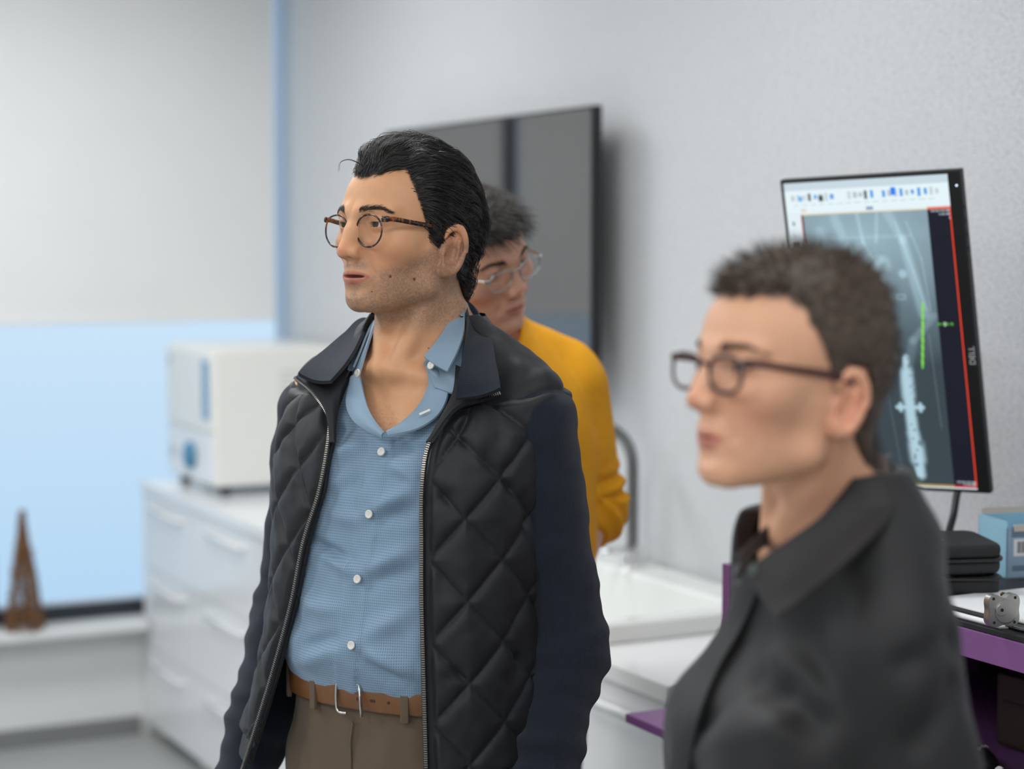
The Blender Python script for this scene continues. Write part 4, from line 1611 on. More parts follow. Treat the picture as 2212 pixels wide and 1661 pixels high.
def ribbon(name, A, B, m, parent, th=.003, nu=40, nv=8, bulge=0.0, out=None, kind=None, uvs=8.0):
    """cloth strip between two curves with thickness; bulge lifts the middle along the strip's normal"""
    A = spline(A, nu)
    B = spline(B, nu)
    t = np.linspace(0, 1, nv)
    G = A[:, None] * (1 - t[None, :, None]) + B[:, None] * t[None, :, None]
    du = np.gradient(G, axis=0)
    dv = np.gradient(G, axis=1)
    N = np.cross(du, dv)
    N /= np.linalg.norm(N, axis=2, keepdims=True) + 1e-9
    if out is not None:
        sg = np.sign((N * np.asarray(out)).sum())
        N *= sg if sg else 1
    G = G + N * (bulge * np.sin(np.pi * t))[None, :, None]
    top = G + N * th / 2
    bot = G - N * th / 2
    V = np.concatenate([top.reshape(-1, 3), bot.reshape(-1, 3)])
    o = nu * nv
    i, j = np.meshgrid(np.arange(nu - 1), np.arange(nv - 1), indexing='ij')
    a = (i * nv + j).ravel()
    F1 = np.stack([a, a + 1, a + nv + 1, a + nv], 1)
    F2 = F1[:, ::-1] + o
    rim = [k * nv for k in range(nu)] + [(nu - 1) * nv + k for k in range(1, nv)] + [k * nv + nv - 1 for k in range(nu - 2, -1, -1)] + [k for k in range(nv - 2, 0, -1)]
    rim = np.array(rim)
    r2 = np.roll(rim, -1)
    F3 = np.stack([rim, rim + o, r2 + o, r2], 1)
    L = np.linalg.norm(np.diff(A, axis=0), axis=1)
    s = np.concatenate([[0], np.cumsum(L)])
    wid = np.linalg.norm(A - B, axis=1).mean()
    uv = np.stack(np.broadcast_arrays(s[:, None], (t * wid)[None]), -1).reshape(-1, 2)
    ob = npmesh(name, V, [F1, F2, F3], m, parent, True, uv=np.concatenate([uv, uv]))
    es = ob.modifiers.new('edge', 'EDGE_SPLIT')
    es.split_angle = math.radians(50)
    if kind:
        ob['kind'] = kind
    return ob
# ================================================================== the standing man in the quilted jacket
mat('eye_white', (.80, .77, .74), .12)
mat('iris_brown', (.06, .028, .014), .1)
mat('pupil', (.004, .004, .004), .08)
mat('clear_pad', (.75, .68, .6), .2)
mat('skin', vcol='Col', rough=.46, sss=.25, bump=.10, bscale=900, spec=.45)
mat('lens_glass', (1, 1, 1), .0, trans=1, ior=1.12)
mat('black_hair', (.016, .014, .013), .30, spec=.6)
mat('hair_shine', (.026, .023, .021), .22, spec=.85)
mat('brow_hair', (.03, .022, .018), .5)
M1 = Person(900, 2.66, 32)
man = empty('person', M1.o, 'man in dark quilted jacket, light blue shirt and round tortoiseshell glasses, in sharp focus', 'person', rz=M1.rz)
HS1 = dict(HEAD, nose=1.35, jaw=.97, open=.0022, lip=.95, lipw=1.26, ear=1.08, chz=.005, brow=1.05, lid=.0036, bridge=.002)
H1o = M1.loc(at(880, 548, 2.625))


def set_head1(yaw, pitch, roll):
    """yaw of the head beyond the body, positive = to the person's right (picture left)"""
    return T_of(rotm(yaw=-yaw, pitch=pitch, roll=roll), H1o)


H1T = set_head1(13, 1.5, 0)
H1I = np.linalg.inv(H1T)
TOR1 = [(.80, .165, .000, .105), (.95, .170, .008, .112), (1.05, .160, .022, .116), (1.15, .160, .026, .118), (1.25, .168, .016, .116),
        (1.35, .176, .006, .112), (1.42, .168, -.006, .098), (1.475, .120, -.016, .078), (1.52, .07, -.018, .062), (1.56, .05, -.015, .05)]
ARM1L = [(-.182, -.018, 1.410), (-.212, -.048, 1.105), (-.222, .050, .895)]
ARM1R = [(.184, -.018, 1.410), (.250, -.030, 1.110), (.266, .060, .880)]


def trunk1(P):
    q = P.copy()
    q[:, 0] = np.abs(q[:, 0])
    d = ringstack(P, TOR1)
    d = smin(d, cap(q, (.05, -.03, 1.525), (.165, -.02, 1.452), .035, .046), .03)
    return d


def neck1(P):
    h = xf(H1T, np.array([[0, -.022, -.015], [.052, -.022, -.020], [-.052, -.022, -.020]]))
    d = cap(P, (0, -.022, 1.46), h[0], .060, .056)
    for k, sx in ((1, 1), (2, -1)):
        d = smin(d, cap(P, (sx * .012, .068, 1.488), h[k], .011, .013), .018)
        d = smin(d, cap(P, (sx * .014, .070, 1.484), (sx * .11, .035, 1.472), .008, .007), .016)
    d = smin(d, ell(P, xf(H1T, np.array([0, .035, -.088])), (.012, .014, .016)), .02)
    return d


def body1(P):
    d = trunk1(P)
    d = smin(d, neck1(P), .028)
    m = P[:, 2] > 1.44
    if m.any():
        h = head_sdf(xf(H1I, P[m]).astype(np.float32), HS1)
        d[m] = smin(d[m], h, .016)
    for A, sd in ((ARM1L, -1), (ARM1R, 1)):
        d = smin(d, chain(P, A, [.052, .040, .029], .02), .03)
        e = np.array(A[2]) + (np.array(A[2]) - A[1]) * .06
        mm = P[:, 2] < 1.05
        if mm.any():
            d[mm] = smin(d[mm], hand_sdf(P[mm], e, np.array((0, .15, -1.0)), (sd, .2, 0), sd, curl=28), .01)
    d = smin(d, legs_sdf(P), .04)
    return smin(d, feet_sdf(P), .02)


def build_body(name, f, parent, m, HT_inv, col_fn, zcut, xr=.34, yr=(-.2, .24), h=.0015, zmax=1.84, fx=.10, fy=(-.15, .16), cx=0.0, cy=0.0, zfine=1.4):
    """skin: fine grid for head, neck and chest, coarser below zcut where clothes cover it"""
    xs = axis_steps([(-xr, cx - fx, .007), (cx - fx, cx + fx, h), (cx + fx, xr, .007)])
    ys = axis_steps([(yr[0], cy + fy[0], .006), (cy + fy[0], cy + fy[1], h), (cy + fy[1], yr[1], .006)])
    zs = axis_steps([(zcut, zfine, .008), (zfine, zmax, h)])
    V, Q = surface(lambda P: np.maximum(f(P), zcut + .012 - P[:, 2]), xs, ys, zs)
    g = .0075
    V2, Q2 = surface(lambda P: np.maximum(f(P), P[:, 2] - zcut - .03), axis_steps([(-xr, xr, g)]), axis_steps([(yr[0], yr[1], g)]), axis_steps([(-.004, zcut + .06, g)]))
    Q = np.concatenate([Q, Q2 + len(V)])
    V = np.concatenate([V, V2])
    hq = xf(HT_inv, V)
    o = npmesh(name, V, Q, m, parent, True, col=col_fn(V, hq))
    return o, V, Q, hq


hair1_z = lambda az: np.interp(az, [0, 14, 26, 36, 44, 51, 57, 64, 71, 77, 112, 118, 150, 180],
                               [.100, .104, .112, .116, .098, .066, .040, .012, -.004, .040, .040, -.030, -.058, -.062])


MOLES1 = M1.hit(body1, [(843, 597), (895, 603), (803, 630), (925, 752)])


def col1(V, hq):
    c = skin_colour(V, hq, (.66, .345, .185), (.46, .155, .115), (.68, .24, .135), HS1, beard=.78, bcol=(.13, .10, .085), hairz=hair1_z, hcol=(.02, .017, .015))
    for p, r in zip(MOLES1, (.0021, .0022, .0011, .0010)):
        c = mixc(c, sstep(r * 1.25, r * .7, np.linalg.norm(V - p, axis=1)), (.09, .045, .03))
    ch = blob(V, (-.005, .115, 1.405), (.028, .05, .028)) * np.clip(vnoise(V, 420, 6) * 1.4, 0, 1) * .5
    return mixc(c, ch, (.10, .07, .05))


body1_o, V1, Q1, hq1 = build_body('body', body1, man, MATS['skin'], H1I, col1, 1.12, cx=float(H1o[0]), cy=float(H1o[1]) - .01)
make_eyes(Matrix(H1T.tolist()), man, 'iris_brown', look=(6, 0))
hs1 = lambda P: head_sdf(P, HS1)
sc1 = lambda P: scalp_sdf(P, HS1)
bro = eyebrow_strands(hs1, HS1, 560, .95, arch=.0035, z0=.0555)
strands_mesh('eyebrows', xf(H1T, bro), .00022, MATS['brow_hair'], man)


# hair combed back
def hgt1(P):
    z, y = P[:, 2], P[:, 1]
    az = azim(P)
    top = sstep(.06, .13, z)
    h = .005 + .004 * top + .004 * top * sstep(.10, .05, y) * sstep(-.06, .03, y)
    h = h + .007 * sstep(-.03, -.09, y) * sstep(.12, .02, z) * sstep(-.08, -.02, z)
    return h * sstep(-.004, .040, z - hair1_z(az) + .02 * (az > 75)) + .0012


def cap_hair(P, sc, hz, hgt, fuzz=.006, ears=True):
    az = azim(P)
    d = sc(P) - hgt(P) * .72 + .0016
    edge = (hz(az) - P[:, 2]) * .75 + fuzz * .4 * vnoise(P, 140, 8)
    d = smax(d, edge, .008)
    if ears:
        q = P.copy()
        q[:, 0] = np.abs(q[:, 0])
        d = smax(d, -ell(q, (.080, -.010, .004), (.016, .017, .034)), .006)
    return d


def field1(P):
    z, y = P[:, 2], P[:, 1]
    x = P[:, 0]
    side = sstep(.09, .02, z)
    D = np.stack([.25 * np.sign(x) * (1 - side) * sstep(0, .05, np.abs(x)) + .25 * vnoise(P, 30, 2), -1.0 + 0 * z, -.10 - .55 * side], 1)
    back = sstep(-.04, -.10, y)
    D[:, 2] -= 1.6 * back
    D[:, 2] += .35 * vnoise(P, 45, 7) * side
    return D


mk = (scalp_sdf(hq1.astype(np.float32), HS1) < .006) & (hq1[:, 2] > hair1_z(azim(hq1)) + .001) & (hq1[:, 2] > -.08)
mk &= ~((np.abs(hq1[:, 0]) > .068) & (hq1[:, 2] < .036) & (hq1[:, 1] > -.045) & (hq1[:, 1] < .012))
Vh, Qh = surface(lambda P: cap_hair(P, sc1, hair1_z, hgt1), axis_steps([(-.11, .11, .0025)]), axis_steps([(-.16, .14, .0025)]), axis_steps([(-.10, .19, .0025)]))
n = vnoise(Vh * (1, .35, 1), 230, 1) * .0007 + vnoise(Vh * (1, .4, 1), 110, 4) * .0012
Vh = Vh + vnormals(Vh, Qh) * n[:, None]
hair1 = npmesh('hair', xf(H1T, Vh), Qh, MATS['black_hair'], man)
sd = np.concatenate([seeds_on(hq1, mk, 1500), seeds_on(hq1, mk & (hq1[:, 2] < hair1_z(azim(hq1)) + .022) & (azim(hq1) < 84), 700)])
ln = .034 + .034 * sstep(.03, .12, sd[:, 2])
ln = np.where(sd[:, 2] < .03, .022, ln)
g = grow(sd, sc1, field1, ln, lambda P: hgt1(P) * 1.30 + .0012, k=9, lift=.35, jit=.12)
# every guide carries a lock of strands that close up towards the tip
KS = 6
off = RNG.normal(0, .0026, (len(g), KS, 1, 3)) * np.linspace(1, .30, 9)[None, None, :, None]
g = (g[:, None] + off).reshape(-1, 9, 3).astype(np.float32)
g = g + (vnoise(g.reshape(-1, 3) * 1.0, 55, 12) * .0016).reshape(-1, 9, 1)
lift_ = grad(sc1, g.reshape(-1, 3), .003)
under = np.maximum(0, .0008 - sc1(g.reshape(-1, 3)))
g = (g.reshape(-1, 3) + lift_ * under[:, None]).reshape(-1, 9, 3)
strands_mesh('hair_strands', xf(H1T, g), RNG.uniform(.00030, .00062, len(g)), MATS['hair_shine'], hair1)
# loose lock over the forehead
lock = spline([(.0, .080, .116), (.012, .096, .124), (.024, .103, .120), (.031, .100, .108)], 12)[None] + RNG.normal(0, .0015, (4, 1, 3)) * np.linspace(.3, 1.6, 12)[None, :, None]
strands_mesh('hair_lock', xf(H1T, lock.astype(np.float32)), .00035, MATS['black_hair'], hair1)


# tortoiseshell frame
def tortoise():
    m = mat('tortoiseshell', (.05, .02, .01), .18, coat=.3)
    nt = m.node_tree
    tc = nt.nodes.new('ShaderNodeTexCoord')
    no = nt.nodes.new('ShaderNodeTexNoise')
    no.inputs['Scale'].default_value = 160
    no.inputs['Detail'].default_value = 2
    cr = nt.nodes.new('ShaderNodeValToRGB')
    cr.color_ramp.elements[0].position = .50
    cr.color_ramp.elements[0].color = (.012, .008, .006, 1)
    cr.color_ramp.elements[1].position = .66
    cr.color_ramp.elements[1].color = (.30, .09, .02, 1)
    nt.links.new(tc.outputs['Object'], no.inputs['Vector'])
    nt.links.new(no.outputs[0], cr.inputs[0])
    nt.links.new(cr.outputs[0], nt.nodes['Principled BSDF'].inputs['Base Color'])


tortoise()
make_glasses('glasses', man, H1T, 'tortoiseshell', 'lens_glass', 'tortoiseshell', w=.0485, h=.0430, sep=.0095, y=.1005, z=.0285, power=2.25, wire=.00105, templeh=.0027, wrap=.075, templez=.0155, label='round tortoiseshell glasses')
# ------------------------------------------------------------------ his clothes
def quilt_cloth():
    m = mat('quilted_nylon', (.0115, .012, .0150), .54, sheen=.03, bump=.15, bscale=700, spec=.4)


quilt_cloth()
wave_fabric('navy_knit', (.0035, .0065, .014), (.011, .018, .033), 190, 'X', .95, .5, sheen=.10)
wave_fabric('blue_shirting', (.225, .330, .440), (.095, .155, .240), 110, 'X', .75, .12, sheen=.1, dots=True)
mat('shirt_plain', (.23, .325, .42), .75, bump=.1, bscale=900)
mat('khaki_twill', (.115, .080, .050), .85, noise=.12, nscale=30, bump=.2, bscale=1200, sheen=.1)
mat('tan_leather', (.165, .070, .026), .42, noise=.25, nscale=60, bump=.1, bscale=500)
mat('belt_edge', (.05, .02, .01), .5)
mat('steel', (.62, .62, .60), .22, 1.0)
mat('zip_metal', (.30, .28, .25), .35, 1.0)
mat('black_tape', (.010, .010, .012), .7)
mat('button_pearl', (.72, .70, .66), .3)
mat('shoe_leather', (.03, .018, .012), .35)

JT1 = [(.86, .240, .014, .166, .036), (.95, .230, .019, .162, .026), (1.05, .212, .022, .152, .009), (1.15, .201, .022, .144, .001), (1.25, .204, .014, .140, 0),
       (1.35, .208, .006, .134, 0), (1.42, .196, -.006, .120, 0), (1.475, .146, -.018, .100, 0), (1.515, .100, -.022, .084, 0), (1.56, .07, -.02, .07, 0)]
ST1 = [(.98, .176, .018, .122), (1.05, .172, .022, .128), (1.10, .180, .030, .138), (1.16, .178, .026, .134), (1.25, .180, .016, .128),
       (1.35, .186, .007, .122), (1.42, .176, -.005, .108), (1.475, .128, -.016, .088), (1.515, .080, -.018, .072), (1.56, .06, -.015, .06)]


def jack1(P):
    q = P.copy()
    q[:, 0] = np.abs(q[:, 0])
    d = ringstack(P, JT1, 2.4)
    return smin(d, cap(q, (.055, -.032, 1.522), (.170, -.022, 1.444), .048, .053), .03)


def shirt1(P):
    q = P.copy()
    q[:, 0] = np.abs(q[:, 0])
    d = ringstack(P, ST1, 2.3)
    return smin(d, cap(q, (.05, -.03, 1.525), (.168, -.02, 1.452), .040, .049), .03)


# front edges of the open jacket (right hand zip, left hand zip), from the surface of the coat
ZR = M1.hit(jack1, [(712, 900), (712, 950), (692, 1060), (658, 1170), (632, 1300), (592, 1450), (546, 1600), (520, 1680)], .004)
ZL = M1.hit(jack1, [(985, 884), (930, 955), (913, 1050), (912, 1180), (912, 1300), (917, 1500), (921, 1661), (921, 1690)], .004)
ZR = np.concatenate([M1.hit(jack1, [(640, 818), (678, 850)], .012), ZR])
ZL = np.concatenate([M1.hit(jack1, [(1080, 852), (1030, 866)], .012), ZL])


def open_edge(tab):
    t = tab[np.argsort(tab[:, 2])]
    return lambda z: np.interp(z, t[:, 2], t[:, 0])


xR, xL = open_edge(ZR[2:]), open_edge(ZL[2:])
HEM1 = .925


def jacket_cut(P):
    """<0 where there is cloth: outside the front opening, above the hem, off the arms"""
    z = P[:, 2]
    front = np.minimum(P[:, 0] - xL(z) - .004, xR(z) - P[:, 0] - .004)
    op = np.minimum(front, P[:, 1] - .0)
    c = op
    c = np.maximum(c, HEM1 - z)
    c = np.maximum(c, (z - 1.575) * .9)
    # neck hole
    c = np.maximum(c, -(np.sqrt((P[:, 0] / .070) ** 2 + ((P[:, 1] - .020) / .095) ** 2) - 1) * .07 - 4 * np.clip(1.44 - z, 0, 1))
    return c


def jacket_sdf(P):
    d = jack1(P)
    return np.maximum(smax(d, -(d + .007), .002), jacket_cut(P))


Vj, Qj = surface(jacket_sdf, axis_steps([(-.25, .30, .0030)]), axis_steps([(-.18, .21, .0030)]), axis_steps([(.90, 1.56, .0030)]))
Vj = relax(Vj, Qj, 1, .5)
Nj = vnormals(Vj, Qj)
outer = sstep(-.0062, -.001, jack1(Vj))
ang = np.arctan2(Vj[:, 0], Vj[:, 1] - .01)
sj = ang * .175
u, v = sj / .086 + Vj[:, 2] / .108, sj / .086 - Vj[:, 2] / .108
yoke = 1.452 - .10 * np.clip(np.abs(Vj[:, 0]) - .10, 0, 1) ** 1 + .02 * sstep(.05, .0, Vj[:, 1])
qm = sstep(yoke + .004, yoke - .010, Vj[:, 2]) * sstep(HEM1 + .030, HEM1 + .040, Vj[:, 2])
edge_d = np.minimum(np.abs(Vj[:, 0] - xL(Vj[:, 2])), np.abs(Vj[:, 0] - xR(Vj[:, 2])))
qm *= sstep(.006, .014, edge_d)
pil = np.minimum(np.abs(np.sin(np.pi * u)), np.abs(np.sin(np.pi * v)))
puff = .0085 * (1 - np.exp(-pil / .28)) + .0012 * vnoise(Vj, 60, 3)
seam = -.0028 * np.exp(-((Vj[:, 2] - yoke) / .0035) ** 2) - .0028 * np.exp(-((Vj[:, 2] - HEM1 - .034) / .003) ** 2)
wr = .0035 * vnoise(Vj * (1, 1, .45), 26, 5) + .0025 * vnoise(Vj * (1, 1, .3), 55, 8) * sstep(1.30, 1.42, Vj[:, 2])
Vj = Vj + Nj * (outer * (puff * qm + seam + wr))[:, None]
for pa, pb_, w, h in (((1010, 890), (965, 1060), .009, -.013), ((1065, 880), (1085, 1010), .008, -.012), ((1035, 895), (1030, 1000), .012, .008), ((1105, 870), (1150, 1010), .010, .010), ((1135, 900), (1165, 1010), .008, -.012), ((1090, 1010), (1105, 1110), .010, -.008),
                      ((605, 860), (640, 960), .008, -.008), ((600, 950), (650, 1010), .010, -.008), ((930, 1090), (1000, 1060), .010, -.006), ((1130, 1080), (1150, 1200), .010, -.010), ((950, 1480), (1010, 1440), .012, -.006), ((1080, 1500), (1130, 1400), .012, -.008)):
    seg = M1.hit(jack1, [pa, pb_])
    t, ds = dist_to_chain(Vj, [seg[0], seg[1]])
    L = np.linalg.norm(seg[1] - seg[0])
    Vj = Vj + Nj * (outer * h * np.exp(-(ds / w) ** 2) * np.sin(np.pi * np.clip(t / L, .1, .95)))[:, None]
jacket = npmesh('jacket', Vj, Qj, MATS['quilted_nylon'], man)
jacket['label'] = 'dark quilted jacket body with diamond stitching'


# knitted sleeves
def sleeve(A, rads, seed, parent, zcuff):
    pts = [np.array(p) for p in A]
    pts[2] = pts[2] + (pts[2] - pts[1]) * .10
    f0 = lambda P: chain(P, pts, rads, .03)

    def f(P):
        t, ds = dist_to_chain(P, pts)
        w = .0045 * np.sin(t * 2 * np.pi / .040 + 2.2 * vnoise(P, 16, seed)) * sstep(.20, .32, t) * (.6 + .4 * vnoise(P, 12, seed + 3))
        w += .006 * vnoise(P * (1, 1, 1.8), 14, seed + 1) + .003 * vnoise(P * (1, 1, 2.0), 34, seed + 2)
        d = f0(P) - w
        return np.maximum(d, -(d + .012)) if False else d
    lo = np.min([p - .09 for p in pts], axis=0)
    hi = np.max([p + .09 for p in pts], axis=0)
    V, Q = surface(lambda P: np.maximum(f(P), zcuff - P[:, 2]), *[axis_steps([(float(lo[i]), float(hi[i]), .0040)]) for i in range(3)])
    V = relax(V, Q, 8, .6).astype(np.float32)
    t, _ = dist_to_chain(V, pts)
    ax = np.array(pts[1]) - pts[0]
    an = np.arctan2(V[:, 0] - np.interp(t, [0, .3, .55], [p[0] for p in pts]), V[:, 1] - np.interp(t, [0, .3, .55], [p[1] for p in pts]))
    return npmesh('jacket_sleeve', V, Q, MATS['navy_knit'], parent, True, uv=np.stack([an * .055, t], 1))


sl = sleeve(ARM1L, [.062, .057, .044], 1, man, .86)
sl['label'] = 'navy ribbed knit sleeve of the jacket'
sl = sleeve(ARM1R, [.062, .056, .046], 5, man, .83)
sl['label'] = 'navy ribbed knit sleeve of the jacket'


# zips: tape and teeth along the front edges
def zipper(Z, parent, up):
    c = spline(Z, 160)
    bm = bmesh.new()
    tube(bm, c, .0042, 6, flat=(.5, 1.0))
    z = obj('zip_tape', bm, MATS['black_tape'], parent, True)
    L = np.concatenate([[0], np.cumsum(np.linalg.norm(np.diff(c, axis=0), axis=1))])
    n = int(L[-1] / .0030)
    s = np.linspace(0, L[-1], n)
    p = np.stack([np.interp(s, L, c[:, i]) for i in range(3)], 1)
    t = np.gradient(p, axis=0)
    t /= np.linalg.norm(t, axis=1, keepdims=True)
    g = grad(lambda P: jack1(P.astype(np.float32)), p)
    b = np.cross(t, g)
    b /= np.linalg.norm(b, axis=1, keepdims=True)
    p = p + g * .0028
    V, F = [], []
    cor = [(-1, -1, -1), (1, -1, -1), (1, 1, -1), (-1, 1, -1), (-1, -1, 1), (1, -1, 1), (1, 1, 1), (-1, 1, 1)]
    V = np.stack([p + t * (cx * .00085) + b * (cy * .0024) + g * (cz * .0012) for cx, cy, cz in cor], 1).reshape(-1, 3)
    base = np.arange(n)[:, None, None] * 8
    F = (base + np.array([(0, 3, 2, 1), (4, 5, 6, 7), (0, 1, 5, 4), (1, 2, 6, 5), (2, 3, 7, 6), (3, 0, 4, 7)])[None]).reshape(-1, 4)
    o = npmesh('zip_teeth', V, F, MATS['zip_metal'], z, False)
    o['kind'] = 'stuff'


zipper(ZR, jacket, 1)
zipper(ZL, jacket, -1)

# ------------------------------------------------------------------ shirt: V opening taken from the chest
VR = M1.hit(shirt1, [(786, 760), (776, 830), (783, 885), (805, 922), (832, 940)], .002)
VL = M1.hit(shirt1, [(945, 770), (942, 830), (920, 890), (880, 924), (832, 940)], .002)
vr, vl = open_edge(VR), open_edge(VL)
vz = float(VR[-1, 2])


def shirt_cut(P):
    z = P[:, 2]
    g = np.clip((z - vz) / .01, 0, 1)
    front = np.minimum(P[:, 0] - vl(z), vr(z) - P[:, 0])
    c = np.minimum(np.minimum(front, P[:, 1]), z - vz)
    c = np.maximum(c, 1.052 - z)
    c = np.maximum(c, np.abs(P[:, 0]) - .118 - 1.2 * np.clip(1.44 - z, 0, 1))
    return np.maximum(c, z - 1.525)


# creases of the shirt: line in the picture, width, height
CRE = [((690, 940), (905, 905), .007, -.005), ((840, 985), (915, 962), .008, -.005), ((835, 1000), (912, 1040), .010, .006), ((720, 985), (800, 955), .012, .006), ((700, 1075), (790, 1035), .012, -.005),
       ((800, 1110), (905, 1050), .012, .007), ((805, 1125), (910, 1095), .011, -.006), ((670, 1165), (760, 1215), .008, -.009), ((700, 1195), (775, 1240), .010, .006), ((780, 1240), (905, 1180), .012, .006),
       ((785, 1262), (910, 1225), .010, -.005), ((640, 1290), (740, 1330), .014, .005), ((780, 1385), (900, 1310), .014, .006), ((770, 1400), (905, 1455), .012, .008), ((780, 1418), (880, 1480), .010, -.006),
       ((640, 1430), (745, 1400), .012, .006), ((650, 1400), (740, 1375), .010, -.005), ((700, 1110), (790, 1125), .012, .004), ((720, 1020), (745, 1090), .014, .004)]
CRE3 = [(M1.hit(shirt1, [a, b]), w, h) for a, b, w, h in CRE]


def shirt_sdf(P):
    d = shirt1(P)
    return np.maximum(smax(d, -(d + .009), .002), shirt_cut(P))


Vs, Qs = surface(shirt_sdf, axis_steps([(-.22, .22, .0035)]), axis_steps([(-.15, .19, .0035)]), axis_steps([(1.03, 1.56, .0035)]))
Vs = relax(Vs, Qs, 2, .5)
Ns = vnormals(Vs, Qs)
dsp = .0022 * vnoise(Vs, 22, 2) + .0012 * vnoise(Vs, 60, 3)
for seg, w, h in CRE3:
    t, ds = dist_to_chain(Vs, [seg[0], seg[1]])
    L = np.linalg.norm(seg[1] - seg[0])
    dsp += 1.7 * h * np.exp(-(ds / w) ** 2) * np.sin(np.pi * np.clip(t / L, .08, .95))
# placket: a raised band down the front
PLK = M1.hit(shirt1, [(832, 936), (827, 975), (800, 1110), (775, 1250), (762, 1393), (752, 1500)])
px_ = open_edge(PLK)
band = (np.abs(Vs[:, 0] - px_(Vs[:, 2]) - .004) < .0175) & (Vs[:, 1] > 0) & (Vs[:, 2] < vz + .002)
dsp += band * .0022
Vs = Vs + Ns * (dsp * sstep(-.0080, -.0015, shirt1(Vs)))[:, None]
sang = np.arctan2(Vs[:, 0], Vs[:, 1])
shirt = npmesh('shirt', Vs, Qs, MATS['blue_shirting'], man, True, uv=np.stack([sang * .16, Vs[:, 2]], 1))
shirt['label'] = 'light blue shirt with fine white woven pattern'


def button(p, n, parent, r=.0058, m='button_pearl'):
    bm = bmesh.new()
    z = Vector(n).normalized()
    M = Matrix.Translation(Vector(p)) @ z.to_track_quat('Z', 'Y').to_matrix().to_4x4()
    lathe(bm, [(r * .5, -.001), (r, -.0008), (r, .0008), (r * .86, .0018), (r * .70, .0011), (1e-4, .0011)], 20, M)
    for a, b in ((1, 1), (1, -1), (-1, 1), (-1, -1)):
        lathe(bm, [(.0005, .0010), (.0005, .0016), (1e-4, .0017)], 6, M @ Matrix.Translation((a * .0012, b * .0012, 0)))
    obj('button', bm, MATS[m], parent, True)


for pt in M1.hit(shirt1, [(827, 975), (800, 1110), (775, 1250), (762, 1393)], .0045):
    button(pt + np.array([0, .0035, 0]), grad(shirt1, pt[None].astype(np.float32))[0], shirt)


# shirt collar and open front edge: points in the picture with a depth before or behind the chest
def pts3(P, lst):
    return np.array([P.loc(at(x, y, d)) for x, y, d in lst])


W = (0, 1, .4)
# collar: wing at picture right, round the neck, wing at picture left
ribbon('shirt_collar', np.concatenate([pts3(M1, [(917, 772, 2.560), (940, 742, 2.575), (965, 705, 2.600), (990, 650, 2.650)]), [(-.044, -.040, 1.590), (0, -.074, 1.592), (.046, -.040, 1.582)], pts3(M1, [(812, 690, 2.680), (793, 722, 2.650), (778, 760, 2.625), (764, 793, 2.605)])]),
       np.concatenate([pts3(M1, [(967, 803, 2.520), (990, 755, 2.545), (1003, 710, 2.580), (1004, 660, 2.650)]), [(-.054, -.048, 1.540), (0, -.084, 1.540), (.056, -.048, 1.535)], pts3(M1, [(799, 692, 2.700), (780, 728, 2.680), (765, 762, 2.650), (752, 800, 2.615)])]),
       MATS['shirt_plain'], shirt, .003, bulge=.003, out=None, nu=120, nv=10)
# its stand with the button
ribbon('collar_stand', pts3(M1, [(985, 665, 2.65), (955, 720, 2.625), (930, 765, 2.59), (915, 785, 2.575)]), pts3(M1, [(1000, 735, 2.600), (996, 800, 2.545), (985, 848, 2.528), (940, 838, 2.540)]), MATS['shirt_plain'], shirt, .003, bulge=.002, out=W)
# turned edge of the open front, left
ribbon('shirt_front_edge', pts3(M1, [(921, 790, 2.566), (926, 830, 2.560), (903, 878, 2.545), (868, 912, 2.533), (834, 934, 2.522)]), pts3(M1, [(950, 805, 2.560), (968, 845, 2.535), (950, 892, 2.522), (905, 925, 2.513), (838, 942, 2.514)]), MATS['shirt_plain'], shirt, .003, bulge=.004, out=W)
ribbon('button_loop', pts3(M1, [(905, 893, 2.517), (928, 883, 2.517)]), pts3(M1, [(907, 897, 2.516), (930, 887, 2.516)]), MATS['button_pearl'], shirt, .001, nu=4, nv=3, out=W)
ribbon('collar_stand', pts3(M1, [(814, 692, 2.672), (800, 730, 2.645), (786, 775, 2.615), (776, 812, 2.59)]), pts3(M1, [(806, 700, 2.685), (788, 742, 2.665), (770, 790, 2.63), (758, 826, 2.602)]), MATS['shirt_plain'], shirt, .003, bulge=.002, out=W)
ribbon('shirt_front_edge', pts3(M1, [(776, 808, 2.590), (786, 850, 2.570), (797, 885, 2.550), (815, 915, 2.532), (832, 934, 2.522)]), pts3(M1, [(756, 824, 2.600), (748, 870, 2.580), (760, 905, 2.555), (790, 930, 2.535), (826, 948, 2.520)]), MATS['shirt_plain'], shirt, .003, bulge=.005, out=W)
button(M1.loc(at(931, 789, 2.552)), (0.1, .8, .3), shirt)
button(M1.loc(at(772, 806, 2.588)), (0.3, .8, .2), shirt)

# ------------------------------------------------------------------ jacket collar, folded open
ribbon('jacket_collar', np.concatenate([pts3(M1, [(985, 862, 2.490), (990, 820, 2.503), (1000, 770, 2.535), (1010, 700, 2.590), (1003, 650, 2.670)]), [(-.052, -.046, 1.576), (0, -.084, 1.580), (.054, -.048, 1.572)], pts3(M1, [(798, 688, 2.705), (785, 720, 2.660), (766, 760, 2.610), (742, 795, 2.575), (715, 825, 2.560)])]),
       np.concatenate([pts3(M1, [(1081, 840, 2.485), (1078, 815, 2.500), (1070, 780, 2.532), (1060, 735, 2.590), (1032, 690, 2.680)]), [(-.074, -.056, 1.528), (0, -.108, 1.528), (.076, -.058, 1.525)], pts3(M1, [(788, 690, 2.735), (745, 722, 2.700), (705, 756, 2.660), (668, 786, 2.620), (645, 808, 2.590)])]),
       MATS['navy_knit'], jacket, .006, bulge=.006, out=None, nu=140, nv=14)
